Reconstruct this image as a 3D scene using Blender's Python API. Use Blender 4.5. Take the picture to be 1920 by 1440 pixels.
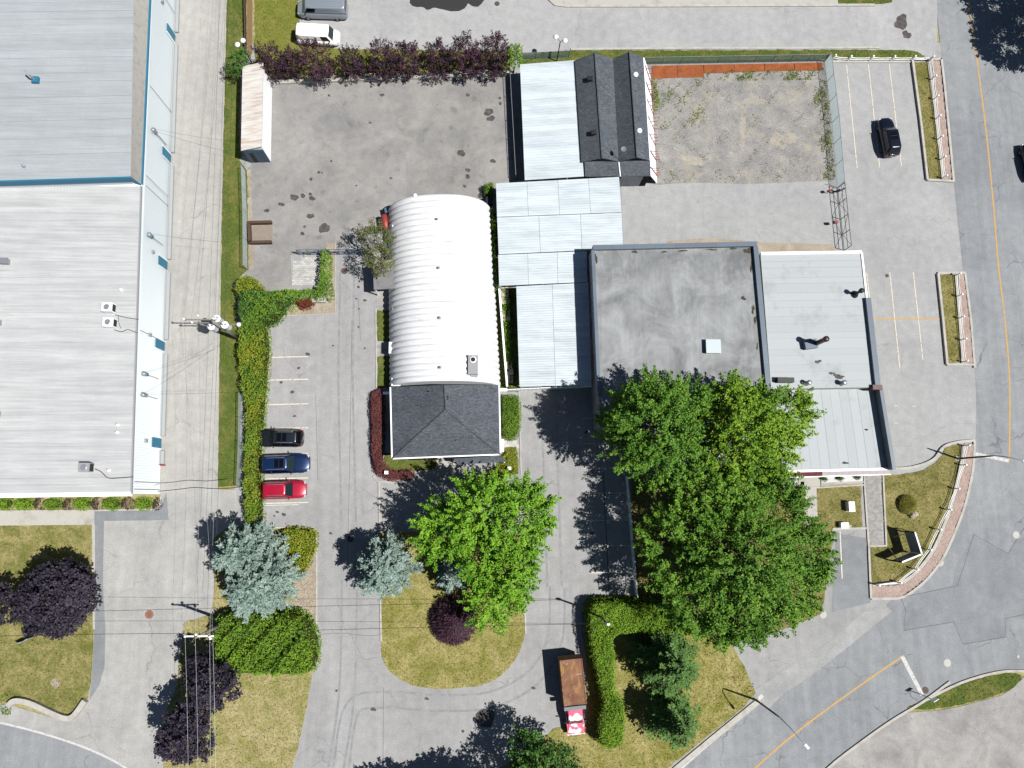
import bpy, math, random
import numpy as np
from mathutils import Vector, Matrix
from mathutils.geometry import tessellate_polygon
random.seed(7)
rng = np.random.default_rng(7)
for o in list(bpy.data.objects):
    bpy.data.objects.remove(o)
scene = bpy.context.scene
C = scene.collection

# ------------------------------------------------------------------ camera
F, H = 1331.0, 75.0
NAD = (900.0, 932.0)
nb = Vector((NAD[0] - 960, -(NAD[1] - 720), -F)).normalized()
ez = -nb
ex = (Vector((1, 0, 0)) - nb * nb.x).normalized()
ey = ez.cross(ex)
ROT = Matrix((ex, ey, ez))
cam = bpy.data.cameras.new('camera')
cam.sensor_width = 36.0
cam.lens = F / 1920 * 36
cam.clip_end = 2000
cam.clip_start = 1
camo = bpy.data.objects.new('camera', cam)
C.objects.link(camo)
camo.matrix_world = Matrix.Translation((0, 0, H)) @ ROT.to_4x4()
scene.camera = camo

# ------------------------------------------------------------------ light
SUN_EL = math.radians(59)
sh = Vector((-0.945, 0.327, 0)).normalized()        # the way shadows fall
sd = Vector((-sh.x * math.cos(SUN_EL), -sh.y * math.cos(SUN_EL), math.sin(SUN_EL)))
world = bpy.data.worlds.new('World')
scene.world = world
world.use_nodes = True
wn = world.node_tree
sky = wn.nodes.new('ShaderNodeTexSky')
sky.sky_type = 'NISHITA'
sky.sun_disc = False
sky.air_density = 0.7
sky.dust_density = 0.3
sky.altitude = 60
sky.sun_elevation = SUN_EL
sky.sun_rotation = math.atan2(sd.x, sd.y)
wn.links.new(sky.outputs[0], wn.nodes['Background'].inputs[0])
wn.nodes['Background'].inputs[1].default_value = 0.05
sun = bpy.data.lights.new('sun', 'SUN')
sun.energy = 5.0
sun.angle = math.radians(0.5)
sun.color = (1.0, 0.982, 0.95)
suno = bpy.data.objects.new('sun', sun)
C.objects.link(suno)
suno.rotation_euler = sd.to_track_quat('Z', 'Y').to_euler()
scene.view_settings.view_transform = 'Standard'
scene.view_settings.look = 'None'
scene.view_settings.gamma = 1
scene.view_settings.use_curve_mapping = False
scene.view_settings.exposure = 0.64

# ------------------------------------------------------------------ helpers
def P(px, py, h=0.0):
    d = ROT @ Vector(((px - 960) / F, -(py - 720) / F, -1))
    t = (h - H) / d.z
    return Vector((d.x * t, d.y * t, h))
def PL(pts, h=0.0):
    return [P(x, y, h) for x, y in pts]
def curve(pts, n=6, closed=False):
    """catmull-rom through pixel points"""
    out = []
    m = len(pts)
    for i in range(m if closed else m - 1):
        p0 = pts[(i - 1) % m] if closed or i > 0 else pts[i]
        p1 = pts[i]
        p2 = pts[(i + 1) % m]
        p3 = pts[(i + 2) % m] if closed or i + 2 < m else pts[(i + 1) % m]
        for k in range(n):
            t = k / n
            out.append(tuple(0.5 * ((2 * b) + (-a + c) * t + (2 * a - 5 * b + 4 * c - d) * t * t + (-a + 3 * b - 3 * c + d) * t ** 3)
                             for a, b, c, d in zip(p0, p1, p2, p3)))
    if not closed:
        out.append(tuple(pts[-1]))
    return out
def tag(o, label=None, cat=None, group=None, kind=None):
    if label: o['label'] = label
    if cat: o['category'] = cat
    if group: o['group'] = group
    if kind: o['kind'] = kind
    return o
def empty(name, loc, label=None, cat=None, group=None):
    o = bpy.data.objects.new(name, None)
    C.objects.link(o)
    o.location = loc
    o.empty_display_size = 0.3
    return tag(o, label, cat, group)
def setparent(o, p, local=False):
    if p is not None:
        o.parent = p
        if p.type == 'EMPTY' and not local:
            o.matrix_parent_inverse = Matrix.Translation(-Vector(p.location))
class MB:
    def __init__(s): s.v = []; s.f = []
    def add(s, vs, fs):
        b = len(s.v)
        s.v += [tuple(v) for v in vs]
        s.f += [tuple(i + b for i in f) for f in fs]
        return s
    def poly(s, pts):
        tri = tessellate_polygon([[Vector(p) for p in pts]])
        fs = []
        for t in tri:
            a, b, c = (Vector(pts[i]) for i in t)
            fs.append(t if (b - a).cross(c - a).z >= 0 else t[::-1])
        return s.add(pts, fs)
    def quad(s, a, b, c, d): return s.add([a, b, c, d], [(0, 1, 2, 3)])
    def prism(s, pts, z0, z1):
        """vertical prism on an xy polygon; z0/z1 scalars or lists"""
        n = len(pts)
        ar = sum(pts[i][0] * pts[(i + 1) % n][1] - pts[(i + 1) % n][0] * pts[i][1] for i in range(n))
        if ar < 0: 
            pts = pts[::-1]
            z0 = z0[::-1] if isinstance(z0, list) else z0
            z1 = z1[::-1] if isinstance(z1, list) else z1
        lo = z0 if isinstance(z0, list) else [z0] * n
        hi = z1 if isinstance(z1, list) else [z1] * n
        vs = [(p[0], p[1], lo[i]) for i, p in enumerate(pts)] + [(p[0], p[1], hi[i]) for i, p in enumerate(pts)]
        fs = [(i, (i + 1) % n, n + (i + 1) % n, n + i) for i in range(n)]
        tri = tessellate_polygon([[Vector((p[0], p[1], 0)) for p in pts]])
        for t in tri:
            a, b, c = (Vector((pts[i][0], pts[i][1], 0)) for i in t)
            t = t if (b - a).cross(c - a).z >= 0 else t[::-1]
            fs.append(tuple(i + n for i in t)); fs.append(tuple(t[::-1]))
        return s.add(vs, fs)
    def box(s, c, size, rz=0.0, rx=0.0, ry=0.0):
        m = Matrix.Translation(c) @ Matrix.Rotation(rz, 4, 'Z') @ Matrix.Rotation(ry, 4, 'Y') @ Matrix.Rotation(rx, 4, 'X')
        x, y, z = size[0] / 2, size[1] / 2, size[2] / 2
        vs = [m @ Vector(v) for v in ((-x, -y, -z), (x, -y, -z), (x, y, -z), (-x, y, -z), (-x, -y, z), (x, -y, z), (x, y, z), (-x, y, z))]
        return s.add(vs, [(0, 3, 2, 1), (4, 5, 6, 7), (0, 1, 5, 4), (1, 2, 6, 5), (2, 3, 7, 6), (3, 0, 4, 7)])
    def tube(s, path, r, n=6, cap=True):
        path = [Vector(p) for p in path]
        rs = r if isinstance(r, (list, tuple)) else [r] * len(path)
        vs = []; fs = []
        for i, p in enumerate(path):
            a = path[max(i - 1, 0)]; b = path[min(i + 1, len(path) - 1)]
            d = (b - a).normalized() if (b - a).length > 1e-9 else Vector((0, 0, 1))
            u = d.orthogonal().normalized() if abs(d.z) < 0.9 else (Vector((1, 0, 0)) - d * d.x).normalized()
            if abs(d.z) < 0.9:
                u = d.cross(Vector((0, 0, 1))).normalized()
            w = d.cross(u)
            for k in range(n):
                t = 2 * math.pi * k / n
                vs.append(p + (u * math.cos(t) + w * math.sin(t)) * rs[i])
        for i in range(len(path) - 1):
            for k in range(n):
                fs.append((i * n + k, i * n + (k + 1) % n, (i + 1) * n + (k + 1) % n, (i + 1) * n + k))
        if cap:
            fs.append(tuple(range(n))[::-1]); fs.append(tuple((len(path) - 1) * n + k for k in range(n)))
        return s.add(vs, fs)
    def lathe(s, c, prof, n=16):
        """prof = [(radius, z)] about the vertical through c"""
        vs = []; fs = []
        for r, z in prof:
            for k in range(n):
                t = 2 * math.pi * k / n
                vs.append((c[0] + r * math.cos(t), c[1] + r * math.sin(t), c[2] + z))
        for i in range(len(prof) - 1):
            for k in range(n):
                fs.append((i * n + k, i * n + (k + 1) % n, (i + 1) * n + (k + 1) % n, (i + 1) * n + k))
        fs.append(tuple(range(n))[::-1]); fs.append(tuple((len(prof) - 1) * n + k for k in range(n)))
        return s.add(vs, fs)
    def build(s, name, mat, parent=None, smooth=False, kind=None, local=False):
        me = bpy.data.meshes.new(name)
        me.from_pydata(s.v, [], s.f)
        me.update()
        if smooth:
            me.polygons.foreach_set('use_smooth', [True] * len(me.polygons))
        if mat: me.materials.append(mat)
        o = bpy.data.objects.new(name, me)
        C.objects.link(o)
        setparent(o, parent, local)
        if kind: o['kind'] = kind
        return o
def sheet(name, pts, z, mat, kind='structure', parent=None):
    return MB().poly(PL(pts, z)).build(name, mat, parent, kind=kind if parent is None else None)
def inset(poly, d):
    """offset an xy polygon inwards by d (miter)"""
    n = len(poly)
    ar = sum(poly[i][0] * poly[(i + 1) % n][1] - poly[(i + 1) % n][0] * poly[i][1] for i in range(n))
    sg = 1 if ar > 0 else -1
    out = []
    for i in range(n):
        p0, p1, p2 = Vector(poly[i - 1][:2]), Vector(poly[i][:2]), Vector(poly[(i + 1) % n][:2])
        e1, e2 = (p1 - p0).normalized(), (p2 - p1).normalized()
        n1, n2 = Vector((-e1.y, e1.x)) * sg, Vector((-e2.y, e2.x)) * sg
        b = (n1 + n2)
        b = b / max(b.length_squared, 0.2) * 2
        out.append(p1 + b * d)
    return out
def strip(mb, path, w, z0, z1, off=0.0):
    """a solid strip of width w along an xy path"""
    path = [Vector((p[0], p[1])) for p in path]
    L, R = [], []
    for i, p in enumerate(path):
        a = path[max(i - 1, 0)]; b = path[min(i + 1, len(path) - 1)]
        d = (b - a).normalized(); nn = Vector((-d.y, d.x))
        L.append(p + nn * (w / 2 + off)); R.append(p + nn * (off - w / 2))
    n = len(path)
    vs = [(p.x, p.y, z1) for p in L] + [(p.x, p.y, z1) for p in R] + [(p.x, p.y, z0) for p in L] + [(p.x, p.y, z0) for p in R]
    fs = []
    for i in range(n - 1):
        fs.append((i, n + i, n + i + 1, i + 1))
        if z1 - z0 > 0.0005:
            fs.append((i, i + 1, 2 * n + i + 1, 2 * n + i))
            fs.append((n + i + 1, n + i, 3 * n + i, 3 * n + i + 1))
    if z1 - z0 > 0.0005:
        fs.append((0, 2 * n, 3 * n, n)); fs.append((n - 1, 2 * n - 1, 4 * n - 1, 3 * n - 1))
    return mb.add(vs, fs)

# ------------------------------------------------------------------ materials
def lin(c):
    return tuple((v / 255 / 12.92) if v / 255 <= 0.04045 else ((v / 255 + 0.055) / 1.055) ** 2.4 for v in c)
K = 0.5
def col(r, g, b, k=K):
    return tuple(min(v * k, 0.85) for v in lin((r, g, b))) + (1,)
class N:
    def __init__(s, name):
        s.m = bpy.data.materials.new(name); s.m.use_nodes = True
        s.t = s.m.node_tree; s.b = s.t.nodes['Principled BSDF']
        s.g = s.t.nodes.new('ShaderNodeNewGeometry')
        s.pos = s.g.outputs['Position']
    def n(s, kind, **kw):
        x = s.t.nodes.new(kind)
        for k, v in kw.items(): setattr(x, k, v)
        return x
    def l(s, a, b): s.t.links.new(a, b)
    def map(s, scale=(1, 1, 1), rz=0, src=None, loc=(0, 0, 0)):
        x = s.n('ShaderNodeMapping'); x.inputs['Scale'].default_value = scale
        x.inputs['Rotation'].default_value = (0, 0, rz); x.inputs['Location'].default_value = loc
        s.l(src or s.pos, x.inputs[0]); return x.outputs[0]
    def noise(s, scale, detail=5, rough=0.6, src=None, dist=0.0):
        x = s.n('ShaderNodeTexNoise'); x.inputs['Scale'].default_value = scale; x.inputs['Detail'].default_value = detail
        x.inputs['Roughness'].default_value = rough; x.inputs['Distortion'].default_value = dist
        s.l(src or s.pos, x.inputs['Vector']); return x.outputs['Fac']
    def ramp(s, fac, a, b, ca=(0, 0, 0, 1), cb=(1, 1, 1, 1)):
        x = s.n('ShaderNodeValToRGB'); e = x.color_ramp.elements
        e[0].position = a; e[1].position = b; e[0].color = ca; e[1].color = cb
        s.l(fac, x.inputs[0]); return x.outputs[0]
    def mix(s, fac, a, b, mode='MIX'):
        x = s.n('ShaderNodeMix'); x.data_type = 'RGBA'; x.blend_type = mode
        for v, i in ((fac, 0), (a, 6), (b, 7)):
            if hasattr(v, 'is_linked'): s.l(v, x.inputs[i])
            else: x.inputs[i].default_value = v
        return x.outputs[2]
    def math(s, op, a, b=0.0):
        x = s.n('ShaderNodeMath'); x.operation = op
        for v, i in ((a, 0), (b, 1)):
            if hasattr(v, 'is_linked'): s.l(v, x.inputs[i])
            else: x.inputs[i].default_value = v
        return x.outputs[0]
    def out(s, c, rough=0.9, spec=0.2, metal=0.0, bump=None, bs=0.3, bd=0.02):
        if hasattr(c, 'is_linked'): s.l(c, s.b.inputs['Base Color'])
        else: s.b.inputs['Base Color'].default_value = c
        if hasattr(rough, 'is_linked'): s.l(rough, s.b.inputs['Roughness'])
        else: s.b.inputs['Roughness'].default_value = rough
        s.b.inputs['Specular IOR Level'].default_value = spec; s.b.inputs['Metallic'].default_value = metal
        if bump is not None:
            x = s.n('ShaderNodeBump'); x.inputs['Strength'].default_value = bs; x.inputs['Distance'].default_value = bd
            s.l(bump, x.inputs['Height']); s.l(x.outputs[0], s.b.inputs['Normal'])
        return s.m
def asphalt(name, c1, c2, scale=0.12, crack=0.0, cscale=0.22, stain=0.0, stainc=(70, 66, 62), streak=0.0, rz=0.0, patch=0.0, grain=0.24, sscale=0.45, pale=None, wear=0.0, cw=0.007):
    k = N(name)
    base = k.mix(k.ramp(k.noise(scale, 5, 0.65, dist=0.6), 0.32, 0.68), col(*c1), col(*c2))
    g = k.ramp(k.noise(9, 3, 0.75), 0.25, 0.75, (1 - grain, 1 - grain, 1 - grain, 1), (1 + grain, 1 + grain, 1 + grain, 1))
    base = k.mix(1.0, base, g, 'MULTIPLY')
    mid = k.ramp(k.noise(1.1, 3, 0.6), 0.3, 0.7, (0.91, 0.91, 0.91, 1), (1.08, 1.08, 1.08, 1))
    base = k.mix(1.0, base, mid, 'MULTIPLY')
    if streak:
        s = k.ramp(k.noise(1.0, 5, 0.6, k.map((1.3, 0.03, 1), rz)), 0.35, 0.7, (1 - streak, 1 - streak, 1 - streak, 1), (1 + streak, 1 + streak, 1 + streak, 1))
        base = k.mix(1.0, base, s, 'MULTIPLY')
    if patch:
        s = k.n('ShaderNodeTexVoronoi'); s.inputs['Scale'].default_value = 0.16
        k.l(k.map((1, 0.6, 1), 0.1), s.inputs['Vector'])
        v = k.ramp(s.outputs['Color'], 0.1, 0.9, (1 - patch, 1 - patch, 1 - patch, 1), (1 + patch, 1 + patch, 1 + patch, 1))
        base = k.mix(1.0, base, v, 'MULTIPLY')
    if wear:
        w = k.ramp(k.noise(0.35, 5, 0.7, k.map((1.6, 0.14, 1), rz), 0.4), 0.5, 0.72)
        base = k.mix(k.math('MULTIPLY', w, wear), base, col(*c1, k=K * 0.62))
    if pale:
        base = k.mix(k.math('MULTIPLY', k.ramp(k.noise(0.5, 6, 0.72, k.map((1, 1, 1), 0, None, (31, 7, 0)), 0.5), 0.52, 0.68), 0.75), base, col(*pale))
    if stain:
        f = k.ramp(k.noise(sscale, 4, 0.55, dist=0.3), 0.60, 0.70)
        base = k.mix(k.math('MULTIPLY', f, stain), base, col(*stainc))
        f2 = k.ramp(k.noise(1.7, 3, 0.5), 0.70, 0.76)
        base = k.mix(k.math('MULTIPLY', f2, stain), base, col(*stainc, k=K * 0.6))
    if crack:
        wob = k.n('ShaderNodeTexNoise'); wob.inputs['Scale'].default_value = 0.5; wob.inputs['Detail'].default_value = 4
        k.l(k.pos, wob.inputs['Vector'])
        v2 = k.n('ShaderNodeVectorMath'); v2.operation = 'MULTIPLY_ADD'
        k.l(wob.outputs['Color'], v2.inputs[0]); v2.inputs[1].default_value = (2.6, 2.6, 0); k.l(k.pos, v2.inputs[2])
        vor = k.n('ShaderNodeTexVoronoi'); vor.feature = 'DISTANCE_TO_EDGE'; vor.inputs['Scale'].default_value = cscale
        k.l(v2.outputs[0], vor.inputs['Vector'])
        c = k.ramp(vor.outputs['Distance'], 0.0, cw, (1, 1, 1, 1), (0, 0, 0, 1))
        br = k.ramp(k.noise(0.22, 3), 0.47, 0.58)
        base = k.mix(k.math('MULTIPLY', k.math('MULTIPLY', c, br), crack), base, col(112, 112, 112))
    return k.out(base, 0.92, 0.15)
def lawn(name, green, dry, f0=0.42, f1=0.6, bare=None):
    k = N(name)
    f = k.ramp(k.noise(0.45, 6, 0.75, dist=0.8), f0, f1)
    base = k.mix(f, col(*green), col(*dry))
    g = k.ramp(k.noise(5, 5, 0.85), 0.3, 0.7, (0.6, 0.6, 0.62, 1), (1.42, 1.41, 1.38, 1))
    base = k.mix(1.0, base, g, 'MULTIPLY')
    if bare:
        base = k.mix(k.ramp(k.noise(0.35, 6, 0.7), 0.62, 0.72), base, col(*bare))
    return k.out(base, 0.95, 0.05, bump=k.noise(18, 6, 0.8), bs=0.9, bd=0.06)
def plain(name, c, rough=0.6, spec=0.3, metal=0.0, var=0.0, dirt=None, dscale=0.6, da=0.5, db=0.75, bump=0.0, objvar=0.0, streak=None, kk=K):
    k = N(name)
    base = k.mix(k.noise(2.5, 3) if var else 0.5, tuple(v * (1 - var) for v in col(*c, k=kk)[:3]) + (1,), tuple(min(.9, v * (1 + var)) for v in col(*c, k=kk)[:3]) + (1,))
    if dirt:
        base = k.mix(k.ramp(k.noise(dscale, 6, 0.65, k.map(streak) if streak else None), da, db), base, col(*dirt, k=kk))
    if objvar:
        oi = k.n('ShaderNodeObjectInfo')
        v = k.ramp(oi.outputs['Random'], 0, 1, (1 - objvar, 1 - objvar, 1 - objvar, 1), (1 + objvar, 1 + objvar, 1 + objvar, 1))
        base = k.mix(1.0, base, v, 'MULTIPLY')
    return k.out(base, rough, spec, metal, k.noise(14, 5) if bump else None, bump, 0.02)
def shingle(name, c1, c2):
    k = N(name)
    n = k.noise(1.0, 3, 0.7, k.map((3.2, 9, 3)))
    base = k.mix(k.ramp(n, 0.35, 0.65), col(*c1), col(*c2))
    w = k.n('ShaderNodeTexBrick'); w.inputs['Scale'].default_value = 1.0
    w.inputs['Brick Width'].default_value = 0.3; w.inputs['Row Height'].default_value = 0.14; w.inputs['Mortar Size'].default_value = 0.012
    w.inputs['Color1'].default_value = (0.8, 0.8, 0.8, 1); w.inputs['Color2'].default_value = (1.2, 1.2, 1.2, 1); w.inputs['Mortar'].default_value = (0.5, 0.5, 0.5, 1)
    k.l(k.pos, w.inputs['Vector'])
    base = k.mix(1.0, base, w.outputs['Color'], 'MULTIPLY')
    base = k.mix(1.0, base, k.ramp(k.noise(0.5, 4), 0.3, 0.7, (0.85, 0.85, 0.85, 1), (1.12, 1.12, 1.12, 1)), 'MULTIPLY')
    return k.out(base, 0.9, 0.2, bump=w.outputs['Fac'], bs=-0.4, bd=0.01)
def paint(name, c, rough=0.28, metal=0.35, k=K, coat=0.6):
    x = N(name)
    m = x.out(col(*c, k=k), rough, 0.5, metal)
    x.b.inputs['Coat Weight'].default_value = coat; x.b.inputs['Coat Roughness'].default_value = 0.06
    return m
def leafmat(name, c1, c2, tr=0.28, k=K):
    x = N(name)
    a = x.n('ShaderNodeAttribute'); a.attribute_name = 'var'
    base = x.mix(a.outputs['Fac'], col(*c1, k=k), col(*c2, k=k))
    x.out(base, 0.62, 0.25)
    t = x.n('ShaderNodeBsdfTranslucent'); x.l(base, t.inputs[0])
    ms = x.n('ShaderNodeMixShader'); ms.inputs[0].default_value = tr
    x.l(x.b.outputs[0], ms.inputs[1]); x.l(t.outputs[0], ms.inputs[2])
    x.l(ms.outputs[0], x.t.nodes['Material Output'].inputs['Surface'])
    return x.m
def membrane(name, c, dark, k2=K, stain=None):
    k = N(name)
    a = k.ramp(k.noise(1.0, 4, 0.65, k.map((0.10, 1.0, 1))), 0.38, 0.68)
    b = k.ramp(k.noise(1.0, 3, 0.6, k.map((0.18, 4.5, 1))), 0.42, 0.7)
    base = k.mix(k.math('MULTIPLY', a, 0.75), col(*c, k=k2), col(*dark, k=k2))
    base = k.mix(k.math('MULTIPLY', b, 0.5), base, col(*dark, k=k2 * 0.92))
    g = k.ramp(k.noise(0.35, 5, 0.7), 0.3, 0.7, (0.94, 0.94, 0.94, 1), (1.05, 1.05, 1.05, 1))
    base = k.mix(1.0, base, g, 'MULTIPLY')
    g = k.ramp(k.noise(7, 3, 0.7), 0.3, 0.7, (0.95, 0.95, 0.95, 1), (1.05, 1.05, 1.05, 1))
    base = k.mix(1.0, base, g, 'MULTIPLY')
    oi = k.n('ShaderNodeObjectInfo')
    base = k.mix(1.0, base, k.ramp(oi.outputs['Random'], 0, 1, (0.97, 0.97, 0.97, 1), (1.03, 1.03, 1.03, 1)), 'MULTIPLY')
    return k.out(base, 0.85, 0.15)
M = {}
M['asphalt'] = asphalt('asphalt_light', (175, 174, 173), (191, 190, 188), 0.10, crack=0.4, cscale=0.11, streak=0.05, stain=0.16, wear=0.22, stainc=(140, 138, 135))
M['asphalt_lot'] = asphalt('asphalt_lot', (180, 180, 179), (195, 195, 193), 0.09, wear=0.14, crack=0.25, cscale=0.12, stain=0.14, stainc=(150, 147, 142))
M['asphalt_yard'] = asphalt('asphalt_yard', (151, 149, 147), (178, 175, 171), 0.22, stain=0.4, stainc=(116, 112, 109), patch=0.05, sscale=0.7, pale=(182, 176, 166))
M['asphalt_road'] = asphalt('asphalt_road', (152, 155, 158), (173, 175, 177), 0.10, crack=0.8, cscale=0.24, cw=0.013, streak=0.07, wear=0.22, rz=0.0)
M['asphalt_patch'] = asphalt('asphalt_patch', (147, 150, 153), (163, 166, 168), 0.2, crack=0.2, cscale=0.2)
M['asphalt_alley'] = asphalt('asphalt_alley', (190, 187, 181), (203, 200, 193), 0.12, crack=0.4, cscale=0.13, streak=0.06, stain=0.12, stainc=(160, 156, 149), wear=0.12)
M['asphalt_low'] = asphalt('asphalt_low', (184, 182, 178), (203, 201, 196), 0.16, crack=0.45, cscale=0.13, streak=0.05, wear=0.1, stain=0.2, stainc=(165, 162, 158))
M['asphalt_top'] = asphalt('asphalt_top', (183, 183, 183), (200, 199, 197), 0.12, crack=0.3, cscale=0.1, streak=0.03, rz=1.57)
M['shoulder'] = asphalt('shoulder_worn', (174, 174, 173), (192, 191, 188), 0.3, crack=0.3, stain=0.2, stainc=(160, 157, 150))
M['gravel'] = asphalt('gravel', (152, 150, 147), (182, 178, 172), 0.5, grain=0.55, pale=(196, 184, 160), stain=0.1)
M['dirt'] = asphalt('dirt', (176, 160, 138), (198, 186, 168), 0.5, grain=0.3)
M['seal'] = plain('dark_seal', (118, 119, 121), 0.9, 0.1, var=0.1)
M['concrete'] = plain('concrete', (208, 204, 194), 0.9, 0.15, var=0.08, dirt=(170, 165, 154), da=0.5, db=0.8, bump=0.2)
M['kerb'] = plain('kerb_concrete', (214, 210, 200), 0.9, 0.15, var=0.1, dirt=(176, 170, 160), dscale=1.2, da=0.45, db=0.8)
M['lawn_left'] = lawn('lawn_left', (126, 131, 66), (182, 170, 116), 0.38, 0.62, (196, 176, 128))
M['lawn_mid'] = lawn('lawn_mid', (158, 156, 90), (204, 190, 142), 0.36, 0.62, (206, 188, 146))
M['lawn_isle'] = lawn('lawn_isle', (148, 147, 74), (198, 184, 126), 0.40, 0.66, (202, 180, 130))
M['lawn_right'] = lawn('lawn_right', (132, 129, 72), (172, 161, 106), 0.38, 0.64)
M['lawn_green'] = lawn('lawn_green', (100, 118, 54), (148, 142, 82), 0.45, 0.7)
M['lawn_top'] = lawn('lawn_top', (128, 138, 58), (162, 152, 84), 0.4, 0.7)
M['yellow'] = plain('yellow_paint', (230, 180, 100), 0.8, 0.2, dirt=(184, 172, 152), dscale=2.5, da=0.48, db=0.66)
M['white_line'] = plain('white_paint_line', (232, 230, 226), 0.8, 0.2, dirt=(184, 184, 183), dscale=3, da=0.5, db=0.66)
M['park_line'] = plain('parking_paint', (240, 228, 206), 0.8, 0.2, dirt=(172, 171, 168), dscale=4, da=0.52, db=0.64, kk=.56)
M['iron'] = plain('cast_iron', (112, 98, 90), 0.8, 0.3, 0.3, var=0.15)
M['iron_light'] = plain('galvanised_cover', (214, 214, 210), 0.7, 0.3, 0.0, var=0.1)
M['iron_rust'] = plain('rusty_cover', (170, 120, 100), 0.85, 0.2, 0.0, var=0.15)
M['wet'] = plain('wet_stain', (70, 68, 66), 0.35, 0.5, 0.0, var=0.15)

# ================================================================== GROUND
g = MB().add([(-400, -400, -0.03), (400, -400, -0.03), (400, 400, -0.03), (-400, 400, -0.03)], [(0, 1, 2, 3)]).build('ground', M['lawn_mid'], kind='structure')
Z = 0.004
def kerb(pts, w=0.16, h=0.12, mat='kerb', smooth_n=0, name='kerb', parent=None, kind='structure', z0=-0.02):
    if smooth_n: pts = curve(pts, smooth_n)
    h += random.uniform(0, .014)
    return strip(MB(), [P(*p, 0) for p in pts], w, z0, h).build(name, M[mat], parent, kind=kind if parent is None else None)
def line(pts, w, parent, mat='park_line', z=5 * Z, name='painted_line', n=0):
    if n: pts = curve(pts, n)
    return strip(MB(), [P(*p, 0) for p in pts], w, z, z).build(name, M[mat], parent)

# asphalt of the property, everything between alley and road
asph = sheet('asphalt_yard', [(430, 80), (1770, 80), (1800, 400), (1832, 700), (1832, 860), (1780, 1000), (1690, 1125), (1560, 1260), (1290, 1460), (1000, 1600), (380, 1600), (300, 1500), (440, 985), (440, 600)], 0, M['asphalt'])
# right lot lighter
lot = sheet('parking_lot', [(1166, 345), (1560, 340), (1548, 108), (1757, 108), (1786, 330), (1806, 520), (1829, 700), (1830, 880), (1650, 900), (1425, 470), (1166, 470)], Z, M['asphalt_lot'])
# top road
toproad = sheet('side_road', [(478, -250), (1760, -250), (1757, 112), (1640, 95), (1060, 93), (975, 108), (500, 108), (478, 108)], Z, M['asphalt_top'])
sheet('pavement', curve([(1022, -250), (1020, -40), (1028, 2), (1046, 11), (1100, 12)], 4) + [(1640, 10), (1640, -250)], 2 * Z, M['concrete'])
# alley
alley = sheet('alley', [(342, -260), (436, -260), (425, 0), (418, 300), (412, 620), (408, 918), (300, 918), (318, 345), (332, 0)], Z, M['asphalt_alley'])
# lower left drive
drive = sheet('driveway', [(300, 918), (441, 918), (447, 950), (432, 985), (400, 1010), (402, 1110), (393, 1152), (345, 1168), (338, 1230), (330, 1290), (306, 1350), (306, 1440), (310, 1560), (-200, 1560), (-200, 1310), (20, 1322), (120, 1352), (165, 1312), (172, 1270), (177, 1180), (177, 957), (300, 952)], Z, M['asphalt_low'])
sheet('driveway_edge', [(177, 957), (300, 955), (312, 922), (316, 975), (195, 977), (193, 1100), (198, 1180), (196, 1250), (186, 1285), (168, 1312), (174, 1240), (177, 1180)], 2 * Z, M['asphalt_patch'])
street_l = sheet('street', curve([(-300, 1330), (-100, 1340), (0, 1356), (90, 1379), (170, 1407), (240, 1442), (310, 1500), (380, 1580)], 4) + [(-300, 1700)], 2 * Z, M['asphalt_road'])
line([(-300, 1328), (-100, 1338), (0, 1355), (90, 1378), (170, 1406), (238, 1441), (300, 1492), (380, 1575)], 0.2, street_l, 'white_line', n=5, name='edge_line')
# main road and lower street
road_left = [(1757, -260), (1757, 0), (1764, 90), (1776, 200), (1788, 335), (1806, 505), (1827, 690), (1831, 780), (1827, 845), (1812, 915), (1780, 1000), (1735, 1068), (1668, 1128), (1600, 1190), (1500, 1275), (1425, 1322), (1275, 1445), (1100, 1600)]
road = sheet('road', curve(road_left, 4) + [(1400, 1640), (1480, 1500), (1545, 1450), (1580, 1425), (1640, 1375), (1730, 1318), (1800, 1283), (1870, 1262), (1920, 1260), (2250, 1240), (2250, -260)], 2 * Z, M['asphalt_road'])
sheet('shoulder', [(1660, 1135), (1672, 1146), (1600, 1205), (1520, 1268), (1470, 1300), (1440, 1330), (1425, 1312), (1412, 1296), (1470, 1255), (1560, 1200), (1620, 1145)], 3 * Z, M['shoulder'])
sheet('road_patch', [(1827, 1003), (1892, 1038), (1905, 1010), (1990, 1000), (1990, 1160), (1886, 1160), (1885, 1196), (1805, 1208), (1787, 1168), (1696, 1183), (1688, 1150), (1720, 1115), (1785, 1100), (1795, 1060)], 3 * Z, M['asphalt_patch'])
sheet('road_patch', [(1560, 1148), (1632, 1130), (1632, 1010), (1568, 1000), (1563, 1060)], 2 * Z, M['asphalt_patch'])
sheet('forecourt', [(1530, 1460), (1575, 1421), (1640, 1373), (1702, 1336), (1760, 1332), (1800, 1325), (1880, 1303), (1915, 1275), (1925, 1262), (2250, 1250), (2250, 1700), (1400, 1700)], 3 * Z, asphalt('forecourt', (160, 157, 153), (196, 193, 188), 0.3, crack=0.6, cscale=0.3, stain=0.35, stainc=(130, 128, 126)))
for pts in ([(1668, 1112), (1690, 1122), (1698, 1145), (1694, 1182), (1788, 1166), (1806, 1208), (1886, 1194), (1884, 1160), (1920, 1152)], [(1700, 1118), (1795, 1098), (1826, 1002), (1890, 1038), (1920, 990)]):
    line(pts, 0.06, road, 'seal', 4 * Z, 'tar_seam')
line([(1817, -120), (1817, 0), (1830, 100), (1848, 240), (1862, 380), (1872, 500), (1884, 600), (1892, 700), (1893, 790), (1892, 864)], 0.18, road, 'yellow', 4 * Z, 'centre_line', 5)
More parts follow.
